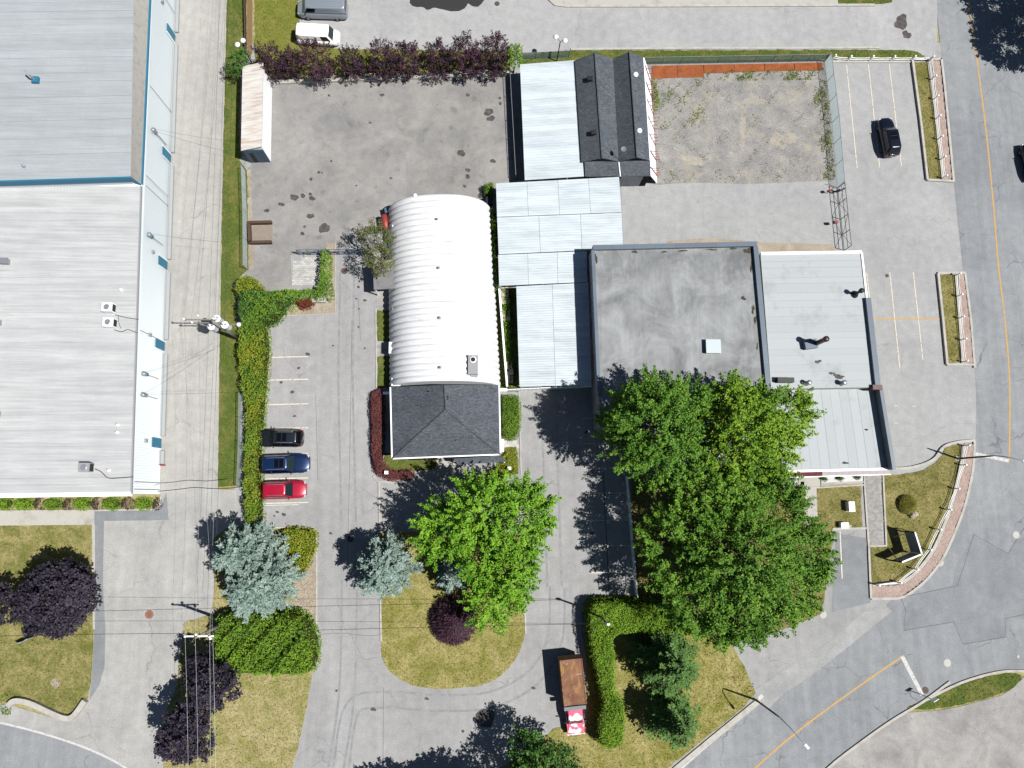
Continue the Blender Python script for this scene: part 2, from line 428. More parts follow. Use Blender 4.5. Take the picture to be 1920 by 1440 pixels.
line([(1690, 1232), (1640, 1266), (1550, 1330), (1480, 1384), (1418, 1438), (1330, 1520)], 0.17, road, 'yellow', 4 * Z, 'centre_line', 5)
line([(1829, 851), (1891, 864)], 0.36, road, 'white_line', 5 * Z, 'stop_line')
line([(1691, 1230), (1729, 1303)], 0.42, road, 'white_line', 5 * Z, 'stop_line')
line([(1430, 1304), (1275, 1441), (1160, 1545)], 0.35, road, 'white_line', 4 * Z, 'edge_line')
# stained upper yard and gravel lot
yard = sheet('storage_yard', [(470, 150), (520, 157), (955, 140), (968, 335), (930, 345), (925, 400), (735, 400), (700, 432), (645, 468), (545, 478), (547, 537), (490, 560), (455, 560), (458, 505), (462, 320), (470, 310)], 2 * Z, M['asphalt_yard'])
gravel = sheet('gravel_lot', [(1215, 118), (1548, 112), (1566, 337), (1480, 342), (1400, 345), (1300, 342), (1225, 347)], 3 * Z, M['gravel'])
sheet('dirt_patch', [(1250, 452), (1330, 446), (1440, 455), (1560, 458), (1575, 470), (1250, 472)], 2 * Z, M['dirt'])
# oil stains and damp patches on the ground
BLOB = [0]
def blob(name, cx, cy, rx, ry, mat, parent, z, n=18, jag=0.25):
    ph = [random.uniform(0, 6.28) for _ in range(4)]
    pts = []
    for i in range(n):
        t = 2 * math.pi * i / n
        r = 1 + jag * (0.5 * math.sin(2 * t + ph[0]) + 0.35 * math.sin(3 * t + ph[1]) + 0.3 * math.sin(5 * t + ph[2])) + random.uniform(-jag, jag) * 0.25
        pts.append((cx + rx * r * math.cos(t), cy + ry * r * math.sin(t)))
    BLOB[0] += 1
    return sheet(name, pts, z + BLOB[0] * 6e-5, mat, parent=parent)
M['oil'] = plain('oil_stain', (86, 80, 78), 0.75, 0.25, dirt=(120, 114, 110), dscale=2.2, da=0.45, db=0.65)
for cx, cy, r in ((608, 428, 11), (500, 395, 5), (585, 372, 5), (568, 367, 4), (582, 364, 3), (528, 384, 3), (529, 383, 4), (567, 438, 4), (571, 425, 3), (865, 287, 8), (924, 302, 5), (877, 319, 4), (877, 331, 4), (937, 184, 3), (938, 194, 3), (916, 210, 9), (920, 222, 6), (716, 178, 4), (694, 230, 3), (583, 336, 3), (598, 323, 3), (621, 302, 2.5), (617, 179, 2.5), (877, 178, 3), (871, 349, 3), (650, 470, 3), (604, 324, 2), (525, 383, 3), (668, 348, 2), (733, 334, 2), (552, 370, 6), (582, 405, 7), (900, 368, 5), (856, 380, 6)):
    blob('oil_stain', cx, cy, r * random.uniform(0.9, 1.4), r * random.uniform(0.7, 1.0), M['oil'], yard, 3 * Z)
for cx, cy, r in ((672, 538, 3), (684, 563, 3), (668, 560, 2), (673, 579, 2), (672, 613, 2), (577, 664, 4), (527, 717, 3), (624, 648, 2), (684, 653, 2), (532, 965, 4), (520, 960, 3), (514, 967, 2)):
    blob('oil_stain', cx, cy, r, r * 0.8, M['oil'], asph, 2 * Z)
blob('damp_patch', 910, 1346, 16, 20, M['wet'], asph, 2 * Z, 20, 0.2)
for cx, cy, rx, ry in ((800, -2, 26, 22), (845, 0, 48, 17), (890, -6, 20, 16)):
    blob('damp_patch', cx, cy, rx, ry, M['wet'], toproad, 2 * Z + cx * 1e-6, 24, 0.25)
M['bare'] = asphalt('bare_gravel', (178, 170, 156), (194, 187, 174), .6, grain=.4)
for cx, cy, rx, ry in ((1392, 245, 7, 26), (1468, 262, 20, 16), (1300, 300, 22, 9), (1420, 190, 14, 8)):
    blob('bare_patch', cx, cy, rx, ry, M['bare'], gravel, 4 * Z, 24, .5)
blob('pothole_patch', 1690, 42, 14, 12, M['oil'], toproad, 3 * Z, 18, 0.4)
blob('pothole_patch', 1700, 65, 7, 8, M['oil'], toproad, 3 * Z + .001, 18, 0.4)

# ------------------------------------------------------------------ lawns
blademat = leafmat('grass_blade', (92, 106, 44), (196, 180, 120), 0.2)
blademat_dry = leafmat('grass_blade_dry', (112, 114, 52), (222, 204, 152), 0.2)
def in_poly(x, y, poly):
    ins = np.zeros(len(x), bool); n = len(poly)
    for i in range(n):
        x1, y1 = poly[i - 1][0], poly[i - 1][1]; x2, y2 = poly[i][0], poly[i][1]
        c = ((y1 > y) != (y2 > y)) & (x < (x2 - x1) * (y - y1) / (y2 - y1 + 1e-12) + x1)
        ins ^= c
    return ins
def poly_samples(poly, dens):
    xs = [p[0] for p in poly]; ys = [p[1] for p in poly]
    n = int((max(xs) - min(xs)) * (max(ys) - min(ys)) * dens)
    x = rng.uniform(min(xs), max(xs), n); y = rng.uniform(min(ys), max(ys), n)
    k = in_poly(x, y, poly)
    return x[k], y[k]
def np_mesh(name, verts, nper, mat, parent=None, var=None, kind=None):
    """verts (n*nper,3): n separate faces of nper corners"""
    me = bpy.data.meshes.new(name)
    nv = len(verts); nf = nv // nper
    me.vertices.add(nv); me.vertices.foreach_set('co', verts.astype(np.float32).ravel())
    me.loops.add(nv); me.loops.foreach_set('vertex_index', np.arange(nv, dtype=np.int32))
    me.polygons.add(nf)
    me.polygons.foreach_set('loop_start', np.arange(0, nv, nper, dtype=np.int32))
    try: me.polygons.foreach_set('loop_total', np.full(nf, nper, dtype=np.int32))
    except Exception: pass
    me.update(calc_edges=True)
    if var is not None:
        a = me.attributes.new('var', 'FLOAT', 'POINT')
        a.data.foreach_set('value', np.repeat(var, nper).astype(np.float32))
    me.materials.append(mat)
    o = bpy.data.objects.new(name, me); C.objects.link(o)
    setparent(o, parent)
    if kind: o['kind'] = kind
    return o
def grass(parent, poly, dens, z, mat=None, size=0.09):
    x, y = poly_samples(poly, dens)
    n = len(x)
    if n == 0: return
    a = rng.uniform(0, 6.283, n); s = size * rng.uniform(0.6, 1.5, n); w = 0.02 + 0.02 * rng.random(n)
    lx, ly = rng.normal(0, 0.5, n) * s, rng.normal(0, 0.5, n) * s
    v = np.zeros((n, 3, 3))
    v[:, 0] = np.stack([x - np.cos(a) * w, y - np.sin(a) * w, np.full(n, z)], 1)
    v[:, 1] = np.stack([x + np.cos(a) * w, y + np.sin(a) * w, np.full(n, z)], 1)
    v[:, 2] = np.stack([x + lx, y + ly, z + s], 1)
    return np_mesh('grass', v.reshape(-1, 3), 3, mat or blademat, parent, rng.random(n), 'stuff')
def lawn_sheet(pts, mat, z=0.05, dens=18, bm=None, name='lawn', size=0.12):
    dens = max(dens, 45)
    # ragged border
    w0 = PL(pts, 0); rp = []
    for i in range(len(w0)):
        a, b = w0[i - 1], w0[i]; m_ = max(1, int((b - a).length / .45))
        for q_ in range(m_):
            c_ = a.lerp(b, q_ / m_)
            rp.append(Vector((c_.x + random.uniform(-.06, .06), c_.y + random.uniform(-.06, .06), z)))
    o = MB().poly(rp).build(name, M[mat], kind='structure')
    # an edge skirt keeps the lawn a solid slab
    w = rp
    mb = MB()
    for i in range(len(w)):
        a, b = w[i - 1], w[i]
        mb.quad((a.x, a.y, -0.03), (b.x, b.y, -0.03), tuple(b), tuple(a))
    mb.build('lawn_edge', M[mat], o)
    grass(o, [(p.x, p.y) for p in w], dens, z, bm, size)
    return o
L1 = [(-300, 988), (172, 984), (175, 1000), (176, 1100), (175, 1180), (171, 1270), (163, 1310), (130, 1340), (95, 1334), (50, 1318), (20, 1316), (-300, 1300)]
lawn_sheet(L1, 'lawn_left', dens=25)
L2 = curve([(345, 1168), (338, 1230), (330, 1290), (306, 1350), (308, 1440), (310, 1600)], 3) + [(520, 1600)] + curve([(530, 1500), (548, 1440), (562, 1385), (576, 1320), (586, 1255), (593, 1205)], 3) + [(594, 990), (488, 988), (455, 985), (402, 1010), (402, 1150)]
lawn_sheet(L2, 'lawn_mid', bm=blademat_dry, dens=25)
L3 = [(712, 998), (713, 1100)] + curve([(714, 1200), (720, 1243), (742, 1268), (781, 1287), (828, 1291), (890, 1287), (926, 1275), (958, 1248), (978, 1212), (986, 1180)], 4) + [(983, 1120), (985, 1010), (960, 998)]
lawn_sheet(L3, 'lawn_isle', bm=blademat_dry, dens=25)
L4 = [(1098, 1122), (1190, 1116), (1330, 1190), (1362, 1192), (1395, 1250), (1416, 1298), (1395, 1325), (1330, 1378), (1272, 1424), (1180, 1500), (1080, 1580), (900, 1600), (940, 1440), (1010, 1395), (1035, 1368), (1062, 1360), (1100, 1362)]
lawn_sheet(L4, 'lawn_isle', bm=blademat_dry, dens=25)
L5 = [(1183, 893), (1465, 893), (1508, 914), (1510, 965), (1530, 965), (1532, 914), (1614, 910), (1616, 990), (1560, 992), (1556, 1060), (1540, 1150), (1470, 1180), (1400, 1202), (1330, 1190), (1192, 1116)]
lawn_sheet(L5, 'lawn_right', bm=blademat_dry, dens=20)
L6 = curve([(1652, 892), (1700, 888), (1740, 876), (1762, 858), (1772, 842), (1790, 834)], 4) + curve([(1802, 834), (1798, 868), (1790, 905), (1776, 955), (1748, 1025), (1715, 1068), (1690, 1088)], 4) + [(1634, 1094), (1632, 1026), (1662, 1024)]
lawn_sheet(L6, 'lawn_right', bm=blademat_dry, dens=25)
lawn_sheet([(1713, 118), (1738, 117), (1752, 225), (1764, 335), (1742, 337), (1726, 225)], 'lawn_right', 0.12, 40, blademat_dry)
lawn_sheet([(1761, 517), (1787, 515), (1795, 600), (1799, 680), (1777, 682)], 'lawn_right', 0.12, 40, blademat)
lawn_sheet([(1060, 95), (1640, 94)] + curve([(1690, 94), (1715, 97), (1735, 106)], 3) + [(1715, 112), (1552, 110), (975, 122), (975, 104)], 'lawn_green', dens=40)
lawn_sheet([(478, -250), (567, -250), (563, 0), (562, 85), (640, 92), (960, 96), (955, 138), (520, 152), (478, 118)], 'lawn_top', dens=40)
lawn_sheet([(1570, -60), (1690, -60), (1672, 4), (1640, 9), (1572, 9)], 'lawn_green', dens=20)
L8 = curve([(1700, 1328), (1735, 1312), (1800, 1284), (1870, 1265), (1908, 1263), (1913, 1273), (1890, 1295), (1830, 1314), (1760, 1328)], 3, True)
lawn_sheet(L8, 'lawn_green', dens=40)
lawn_sheet([(436, -260), (470, -260), (462, 0), (462, 112), (450, 120), (449, 300), (463, 320), (466, 505), (440, 530), (446, 600), (452, 740), (450, 912), (409, 912), (413, 620), (419, 300), (426, 0)], 'lawn_green', dens=40)
lawn_sheet([(707, 582), (731, 582), (732, 640), (708, 640)], 'lawn_green', dens=60)
lawn_sheet([(708, 668), (732, 668), (733, 728), (708, 728)], 'lawn_green', dens=60)
lawn_sheet([(722, 850), (850, 850), (815, 880), (722, 888)], 'lawn_green', 0.06, dens=60)
lawn_sheet([(935, 840), (968, 838), (972, 888), (930, 896), (905, 890), (930, 875)], 'lawn_top', 0.06, dens=120, size=0.16)
lawn_sheet([(932, 400), (919, 400), (937, 735), (972, 735), (968, 540), (934, 540)], 'lawn_green', 0.03, dens=60)
# bare soil strips
sheet('soil_bed', [(612, 455), (629, 455), (629, 588), (524, 594), (520, 565), (605, 560)], 4 * Z, M['dirt'])
sheet('soil_bed', [(560, 992), (594, 992), (594, 1205), (575, 1205), (545, 1150), (556, 1080)], 0.056, M['dirt'])
sheet('soil_bed', [(463, 318), (470, 318), (476, 505), (466, 505)], 3 * Z, M['dirt'])
sheet('soil_strip', [(464, -250), (474, -250), (473, 100), (464, 112)], 0.056, plain('brown_soil', (150, 122, 92), 0.95, 0.05, var=0.2, bump=0.4))
sheet('soil_strip', [(520, 158), (955, 141), (955, 130), (520, 142)], 0.056, M['dirt'])
sheet('soil_bed', [(1465, 913), (1508, 911), (1508, 903), (1465, 905)], 0.058, M['dirt'])
sheet('soil_bed', [(1540, 912), (1618, 909), (1618, 903), (1540, 906)], 0.058, M['dirt'])
whitestone = plain('white_pebbles', (238, 238, 238), 0.9, 0.1, var=0.15, bump=0.6)
sheet('pebble_bed', [(1463, 894), (1497, 893), (1498, 906), (1463, 908)], 0.062, whitestone)
sheet('pebble_bed', [(1540, 892), (1618, 889), (1618, 903), (1540, 906)], 0.062, whitestone)
sheet('path', [(1500, 893), (1538, 892), (1539, 914), (1500, 914)], 0.058, M['concrete'])
sheet('path', [(1508, 914), (1531, 914), (1534, 990), (1510, 990)], 0.066, M['concrete'])
sheet('path', [(-300, 962), (177, 957), (177, 984), (-300, 988)], 0.062, M['concrete'])
sheet('path', [(172, 984), (178, 984), (178, 1180), (174, 1180)], 0.058, M['concrete'])
sheet('path', [(818, 858), (858, 855), (870, 880), (830, 890), (818, 880)], 0.066, M['concrete'])
sheet('pad', [(1583, 984), (1597, 984), (1597, 991), (1583, 991)], 0.06, M['concrete'])

# ------------------------------------------------------------------ pavers
def pavers(name, poly_px, sx, sy, z, mat, h=0.03, gap=0.008, rz=0.0, bondx=True, kind='structure'):
    base = sheet(name, poly_px, z, M['concrete'])
    poly = [(p.x, p.y) for p in PL(poly_px)]
    cs, sn = math.cos(rz), math.sin(rz)
    rp = [(x * cs + y * sn, -x * sn + y * cs) for x, y in poly]
    x0, x1 = min(p[0] for p in rp), max(p[0] for p in rp); y0, y1 = min(p[1] for p in rp), max(p[1] for p in rp)
    gx, gy = [], []
    for j, yy in enumerate(np.arange(y0, y1, sy)):
        for xx in np.arange(x0 - (sx / 2 if j % 2 else 0), x1, sx):
            gx.append(xx + sx / 2); gy.append(yy + sy / 2)
    gx = np.array(gx); gy = np.array(gy)
    k = in_poly(gx, gy, rp)
    gx, gy = gx[k], gy[k]; n = len(gx)
    a, b = sx / 2 - gap / 2, sy / 2 - gap / 2
    zt = z + h + rng.normal(0, 0.003, n)
    c = np.array([(-a, -b), (a, -b), (a, b), (-a, b)])
    top = np.zeros((n, 4, 3)); bot = np.zeros((n, 4, 3))
    for i in range(4):
        for arr, zz in ((top, zt), (bot, np.full(n, z - 0.01))):
            lx, ly = gx + c[i, 0], gy + c[i, 1]
            arr[:, i, 0] = lx * cs - ly * sn; arr[:, i, 1] = lx * sn + ly * cs; arr[:, i, 2] = zz
    q = [top]
    for i in range(4):
        j = (i + 1) % 4
        q.append(np.stack([bot[:, i], bot[:, j], top[:, j], top[:, i]], 1))
    v = np.stack(q, 1).reshape(-1, 3)
    np_mesh('paver', v, 4, mat, base, np.repeat(rng.random(n), 5), 'stuff')
    return base
def pavermat(name, c1, c2):
    x = N(name); a = x.n('ShaderNodeAttribute'); a.attribute_name = 'var'
    b = x.mix(a.outputs['Fac'], col(*c1), col(*c2))
    b = x.mix(1.0, b, x.ramp(x.noise(0.8, 5), 0.3, 0.7, (0.9, 0.9, 0.9, 1), (1.1, 1.1, 1.1, 1)), 'MULTIPLY')
    return x.out(b, 0.9, 0.15)
M['brick_pave'] = pavermat('red_paver', (190, 164, 152), (210, 188, 176))
M['grey_pave'] = pavermat('grey_paver', (166, 163, 158), (190, 187, 182))
M['pale_pave'] = pavermat('pale_paver', (196, 194, 188), (226, 224, 218))
pavers('pavement', [(1747, 113), (1761, 115), (1772, 225), (1783, 334), (1768, 336), (1756, 225)], 0.22, 0.11, 0.10, M['brick_pave'], rz=1.47)
pavers('pavement', [(1797, 514), (1806, 514), (1816, 600), (1823, 680), (1804, 682)], 0.22, 0.11, 0.10, M['brick_pave'], rz=1.48)
band = curve([(1808, 833), (1804, 868), (1797, 905), (1783, 958), (1753, 1030), (1720, 1074), (1694, 1094), (1660, 1099), (1634, 1098)], 4)
band2 = curve([(1824, 833), (1822, 868), (1815, 908), (1800, 962), (1768, 1038), (1735, 1082), (1700, 1110), (1680, 1120), (1634, 1120)], 4)
pavers('pavement', band + band2[::-1], 0.22, 0.11, 0.10, M['brick_pave'], rz=1.05)
pavers('walkway', [(1621, 892), (1650, 891), (1656, 1020), (1629, 1022)], 0.3, 0.2, 0.04, M['grey_pave'])
pavers('paver_pad', [(549, 491), (565, 490), (565, 484), (598, 482), (597, 520), (590, 534), (548, 535)], 0.42, 0.21, 0.012, M['pale_pave'], h=0.04, gap=0.015)
pavers('walkway', [(706, 545), (731, 545), (731, 580), (707, 580)], 0.4, 0.4, 0.012, M['grey_pave'], gap=0.015)
pavers('walkway', [(707, 641), (731, 641), (731, 667), (708, 667)], 0.4, 0.4, 0.012, M['grey_pave'], gap=0.015)
pavers('walkway', [(938, 826), (970, 825), (971, 838), (940, 840)], 0.5, 0.4, 0.012, M['pale_pave'], gap=0.02)

# ------------------------------------------------------------------ kerbs
kerb([(1030, -60), (1030, 0), (1040, 9), (1060, 12), (1200, 12), (1400, 11), (1640, 10)], 0.3)
kerb([(1070, 93), (1300, 91), (1500, 91), (1648, 90)], 0.25)
kerb([(1552, 116), (1706, 116)], 0.3)
kerb([(1709, 114), (1724, 225), (1737, 338)], 0.26, 0.28)
kerb([(1737, 338), (1787, 341)], 0.26, 0.2)
kerb([(1708, 113), (1758, 112), (1765, 120), (1776, 225), (1787, 341)], 0.26, 0.16, smooth_n=3)
kerb([(1740, 117), (1754, 225), (1767, 336)], 0.34, 0.16)
kerb([(1757, 514), (1766, 600), (1774, 684)], 0.26, 0.26)
kerb([(1757, 513), (1808, 512)], 0.26, 0.2)
kerb([(1774, 684), (1826, 684)], 0.26, 0.2)
kerb([(1808, 512), (1819, 600), (1826, 690)], 0.24, 0.16)
kerb([(1791, 516), (1798, 600), (1803, 681)], 0.3, 0.16)
kerb([(1668, 879), (1710, 876), (1748, 862), (1768, 838), (1795, 829), (1826, 826)], 0.26, 0.2, smooth_n=5)
kerb([(1826, 826), (1824, 868), (1817, 910), (1803, 962), (1770, 1040), (1737, 1085), (1702, 1114), (1680, 1122)], 0.26, 0.16, smooth_n=4)
kerb([(1680, 1122), (1633, 1122)], 0.26, 0.16)
kerb([(1805, 834), (1801, 868), (1793, 905), (1779, 957), (1750, 1028), (1717, 1072), (1692, 1091)], 0.34, 0.16, smooth_n=4)
kerb([(1692, 1091), (1634, 1096)], 0.3, 0.16)
kerb([(1628, 1025), (1632, 1122)], 0.22, 0.16)
kerb([(1655, 890), (1661, 1023)], 0.18, 0.12)
kerb([(1619, 890), (1628, 1025)], 0.18, 0.12)
kerb([(1628, 1024), (1661, 1023)], 0.18, 0.12)
kerb([(1560, 992), (1624, 990)], 0.2, 0.1)
kerb([(1440, 917), (1540, 914), (1620, 909)], 0.16, 0.12)
kerb([(1540, 907), (1618, 904)], 0.14, 0.14)
kerb([(1539, 892), (1540, 913)], 0.14, 0.14)
kerb([(1619, 889), (1620, 909)], 0.14, 0.14)
kerb([(1498, 893), (1499, 914)], 0.14, 0.14)
kerb([(1460, 909), (1498, 907)], 0.14, 0.14)
kerb([(520, 156), (740, 148), (955, 140)], 0.38, 0.3, name='low_wall')
kerb([(488, 989), (588, 989), (594, 995), (594, 1203)], 0.18, 0.1)
kerb([(711, 902), (712, 998), (713, 1100), (715, 1203)], 0.18, 0.1)
kerb([(983, 1120), (986, 1188)], 0.18, 0.1)
kerb([(705, 578), (706, 727)], 0.14, 0.1)
kerb([(700, 893), (708, 902), (745, 905)], 0.14, 0.1)
kerb([(973, 735), (977, 890)], 0.12, 0.08)
kerb([(629, 456), (629, 588), (524, 593)], 0.08, 0.06)
kerb([(1780, 1278), (1730, 1315), (1680, 1345), (1640, 1372), (1575, 1420), (1540, 1450), (1480, 1500)], 0.24, 0.14, smooth_n=4)
kerb([(2000, 1262), (1925, 1258), (1870, 1260), (1800, 1280), (1735, 1312)], 0.24, 0.14, smooth_n=4)
kerb([(1424, 1312), (1350, 1372), (1268, 1440), (1160, 1536)], 0.5, 0.12)
kerb([(20, 1322), (32, 1312), (60, 1316), (95, 1332), (125, 1344), (142, 1340), (163, 1312)], 0.5, 0.5, smooth_n=5, name='low_wall')
kerb([(-300, 961), (178, 957), (290, 955), (300, 948), (303, 930)], 0.16, 0.14)

# ------------------------------------------------------------------ parking lines
for y in (668.5, 711, 757, 802, 850, 896, 942):
    line([(492, y + 2), (578, y)], 0.11, asph)
line([(495, 948), (560, 946)], 0.09, asph, 'white_line')
for a in ([(1587, 122), (1607, 315)], [(1628, 121), (1649, 314)], [(1667, 121), (1690, 312)], [(1625, 512), (1644, 690)], [(1668, 511), (1687, 690)], [(1712, 510), (1730, 674)]):
    line(a, 0.11, lot)
line([(1632, 598), (1762, 598)], 0.14, lot, 'yellow', 6 * Z)
for a in ([(1676, 761), (1683, 761)], [(1710, 762), (1717, 762)], [(1676, 793), (1683, 793)], [(1709, 791), (1717, 791)]):
    line(a, 0.08, lot, 'white_line')
line([(1575, 996), (1579, 1085)], 0.12, lot, z=4 * Z)
for i, y in enumerate((785, 832, 878, 925, 976, 1024, 1074)):
    line([(1092 + i * 2, y), (1168 + i * 3, y - 1)], 0.1, asph)
line([(1131, 885), (1142, 1110)], 0.1, asph, 'seal')
# paving seams across the drives
for pts in ([(592, 740), (596, 900)], [(660, 600), (655, 900), (650, 1100)], [(596, 1190), (640, 1187), (690, 1192), (714, 1190)], [(719, 1290), (718, 1440)], [(672, 560), (676, 640)]):
    line(pts, 0.035, asph, 'seal', 2 * Z, 'crack', 3)

# tyre marks where vehicles turn
M['tyre_mark'] = plain('tyre_mark', (160, 160, 161), .95, .1, dirt=(176, 177, 178), dscale=1.6, da=.42, db=.6)
M['tyre_mark_pale'] = plain('tyre_mark_pale', (176, 175, 173), .95, .1, dirt=(188, 187, 186), dscale=1.6, da=.42, db=.6)
TRK = [Z]
def tracks(pts, gap_px, parent, mat='tyre_mark', n=8):
    c_ = [P(*q) for q in curve(pts, n)]
    for s_ in (-.75, .75):
        TRK[0] += .0004
        strip(MB(), c_, .22, TRK[0], TRK[0], s_).build('tyre_mark', M[mat], parent)
tracks([(652, 480), (648, 700), (652, 900), (655, 1100), (650, 1300), (630, 1440)], 0, asph)
tracks([(640, 1440), (660, 1330), (720, 1312), (820, 1318), (920, 1312), (1000, 1270), (1040, 1200), (1045, 1100)], 0, asph)
tracks([(1040, 1100), (1035, 950), (1030, 800)], 0, asph)
for cx, cy, r in ((560, 690, 3), (548, 735, 4), (552, 780, 3), (556, 826, 2.5), (1100, 810, 4), (1110, 1000, 4), (620, 1000, 3), (700, 1330, 5), (800, 1310, 4), (1000, 1290, 4)):
    blob('oil_stain', cx, cy, r, r * .7, M['oil'], asph, 3 * Z)
# ------------------------------------------------------------------ covers
def manhole(px, py, r, mat, label, ring=True):
    e = empty('manhole_cover', P(px, py, 0), label, 'manhole')
    c = P(px, py, 0)
    MB().lathe((c.x, c.y, 0.012), [(r, 0.0), (r, 0.012), (r * 0.86, 0.012), (r * 0.84, 0.008)], 28).build('frame_ring', M['concrete'] if mat == 'iron_light' else M[mat], e)
    MB().lathe((c.x, c.y, 0.016), [(r * 0.8, 0.0), (r * 0.8, 0.012), (r * 0.76, 0.014)], 28).build('lid', M[mat], e)
    mb = MB()
    for k in range(-2, 3):
        w = math.sqrt(max(0.01, 0.5 - (k * 0.25) ** 2)) * r
        mb.box((c.x, c.y + k * r * 0.25, 0.032), (w * 1.4, r * 0.07, 0.01))
    mb.build('tread_bars', M['iron'] if mat != 'iron_light' else M['kerb'], e)
manhole(646, 508, 0.36, 'iron', 'brown round iron cover in the drive beside the half-round hut')
manhole(280, 1152, 0.42, 'iron_rust', 'rusty reddish round cover in the wide lower left driveway')
manhole(1543, 1152, 0.42, 'iron_light', 'pale grille cover on the apron below the big maple')
manhole(1763, 1055, 0.4, 'iron_light', 'pale round cover beside the curved brick pavement')
manhole(1905, 1003, 0.4, 'iron_light', 'pale round cover at the right picture edge in the main road')
manhole(1776, 1243, 0.42, 'iron_light', 'pale ringed cover in the road above the white stop line')
manhole(1909, 1231, 0.16, 'iron_light', 'tiny pale valve cover near the lower right kerb')
manhole(1735, 1294, 0.34, 'iron', 'dark drain grate at the kerb next to the stop line')
manhole(932, 7, 0.3, 'iron', 'dark round cover in the top side road')
manhole(657, 1010, 0.36, 'iron', 'dark cover in the drive within the spruce shadow')
manhole(631, 1295, 0.12, 'iron', 'small dark valve lid in the lower central drive')
manhole(868, 1371, 0.14, 'iron', 'small dark valve lid near the shadow of the bottom trees')
manhole(1663, 517, 0.2, 'iron', 'small dark lid at the head of a parking line in the right lot')

# ================================================================== BUILDINGS
M['white_metal'] = plain('white_sheet_metal', (226, 236, 240), 0.55, 0.3, dirt=(192, 202, 208), dscale=0.8, da=0.45, db=0.8, streak=(.3, 1.5, 1), objvar=0.06, kk=0.52)
M['wall_white'] = plain('white_wall_cladding', (232, 238, 240), 0.6, 0.25, var=0.03, kk=0.85)
M['wall_grey'] = plain('grey_wall', (150, 156, 162), 0.8, 0.2, var=0.06, dirt=(120, 122, 126), dscale=0.8)
M['wall_cream'] = plain('cream_wall', (214, 206, 190), 0.8, 0.2, var=0.05)
M['blue'] = plain('blue_trim', (52, 138, 172), 0.5, 0.35, var=0.05)
M['white_trim'] = plain('white_trim', (240, 240, 240), 0.5, 0.3, kk=0.85)
M['roof_up'] = membrane('grey_membrane', (204, 211, 214), (188, 192, 194), .47)
M['roof_low'] = membrane('white_membrane', (238, 238, 237), (204, 205, 205), .45)
M['roof_strip'] = plain('roof_edge_gravel', (186, 183, 176), 0.95, 0.1, var=0.12, dirt=(162, 158, 150), dscale=1.5, bump=0.4)
M['roof_grey'] = None
k = N('grey_built_up_roof')
b_ = k.mix(k.ramp(k.noise(0.22, 6, 0.7, dist=0.5), 0.36, 0.64), col(134, 136, 136), col(184, 186, 186))
b_ = k.mix(1.0, b_, k.ramp(k.noise(1.0, 5, 0.6, k.map((2.2, 0.08, 1))), 0.3, 0.7, (0.90, 0.90, 0.90, 1), (1.08, 1.08, 1.09, 1)), 'MULTIPLY')
b_ = k.mix(k.math('MULTIPLY', k.ramp(k.noise(0.45, 5, 0.7, k.map((1, 0.5, 1))), 0.52, 0.7), 0.6), b_, col(196, 198, 198))
b_ = k.mix(k.math('MULTIPLY', k.ramp(k.noise(0.3, 6, 0.7), 0.62, 0.75), 0.55), b_, col(122, 118, 112))
M['roof_grey'] = k.out(b_, 0.92, 0.15, bump=k.noise(20, 4), bs=0.2)
M['roof_pale'] = plain('pale_roof_roll', (204, 210, 211), 0.75, 0.25, var=0.03, dirt=(166, 168, 166), dscale=0.28, da=0.55, db=0.8, objvar=0.03, kk=.49)
M['coping'] = plain('blue_grey_coping', (112, 126, 140), 0.5, 0.4, var=0.05, objvar=0.08)
M['shingle'] = shingle('charcoal_shingles', (88, 94, 101), (116, 122, 130))
M['shingle2'] = shingle('slate_shingles', (94, 99, 106), (114, 119, 126))
M['rust_roof'] = plain('rusty_sheet', (240, 236, 228), 0.7, 0.25, dirt=(196, 158, 126), dscale=1.0, da=0.45, db=0.78, streak=(0.25, 3.5, 1), objvar=0.05, kk=.62)
M['steel_blue'] = plain('blue_grey_steel', (92, 112, 132), 0.6, 0.3, var=0.1)
M['dark'] = plain('dark_void', (30, 32, 36), 0.9, 0.1)
M['black_metal'] = plain('black_metal', (46, 48, 52), 0.5, 0.4, 0.3)
M['galv'] = plain('galvanised_steel', (190, 196, 200), 0.45, 0.4, 0.5, var=0.06)
M['grey_unit'] = plain('grey_unit', (178, 178, 180), 0.6, 0.3, var=0.04)
M['red_paint'] = plain('red_paint', (176, 70, 62), 0.5, 0.4, var=0.06)
M['maroon'] = plain('maroon_awning', (132, 64, 74), 0.6, 0.3, var=0.05)
M['pink_awning'] = plain('pale_pink_awning', (226, 214, 216), 0.6, 0.3, var=0.03)
M['brown_pipe'] = plain('brown_flue', (92, 66, 66), 0.4, 0.4, 0.3, var=0.1)
M['quonset'] = plain('white_arch_steel', (244, 244, 244), 0.5, 0.3, dirt=(214, 210, 202), dscale=0.9, da=0.5, db=0.8, streak=(.5, 2.5, 1), objvar=.03, kk=0.62)
M['roof_felt'] = plain('grey_felt', (150, 148, 148), 0.9, 0.1, var=0.06, dirt=(128, 126, 124), dscale=1.0)

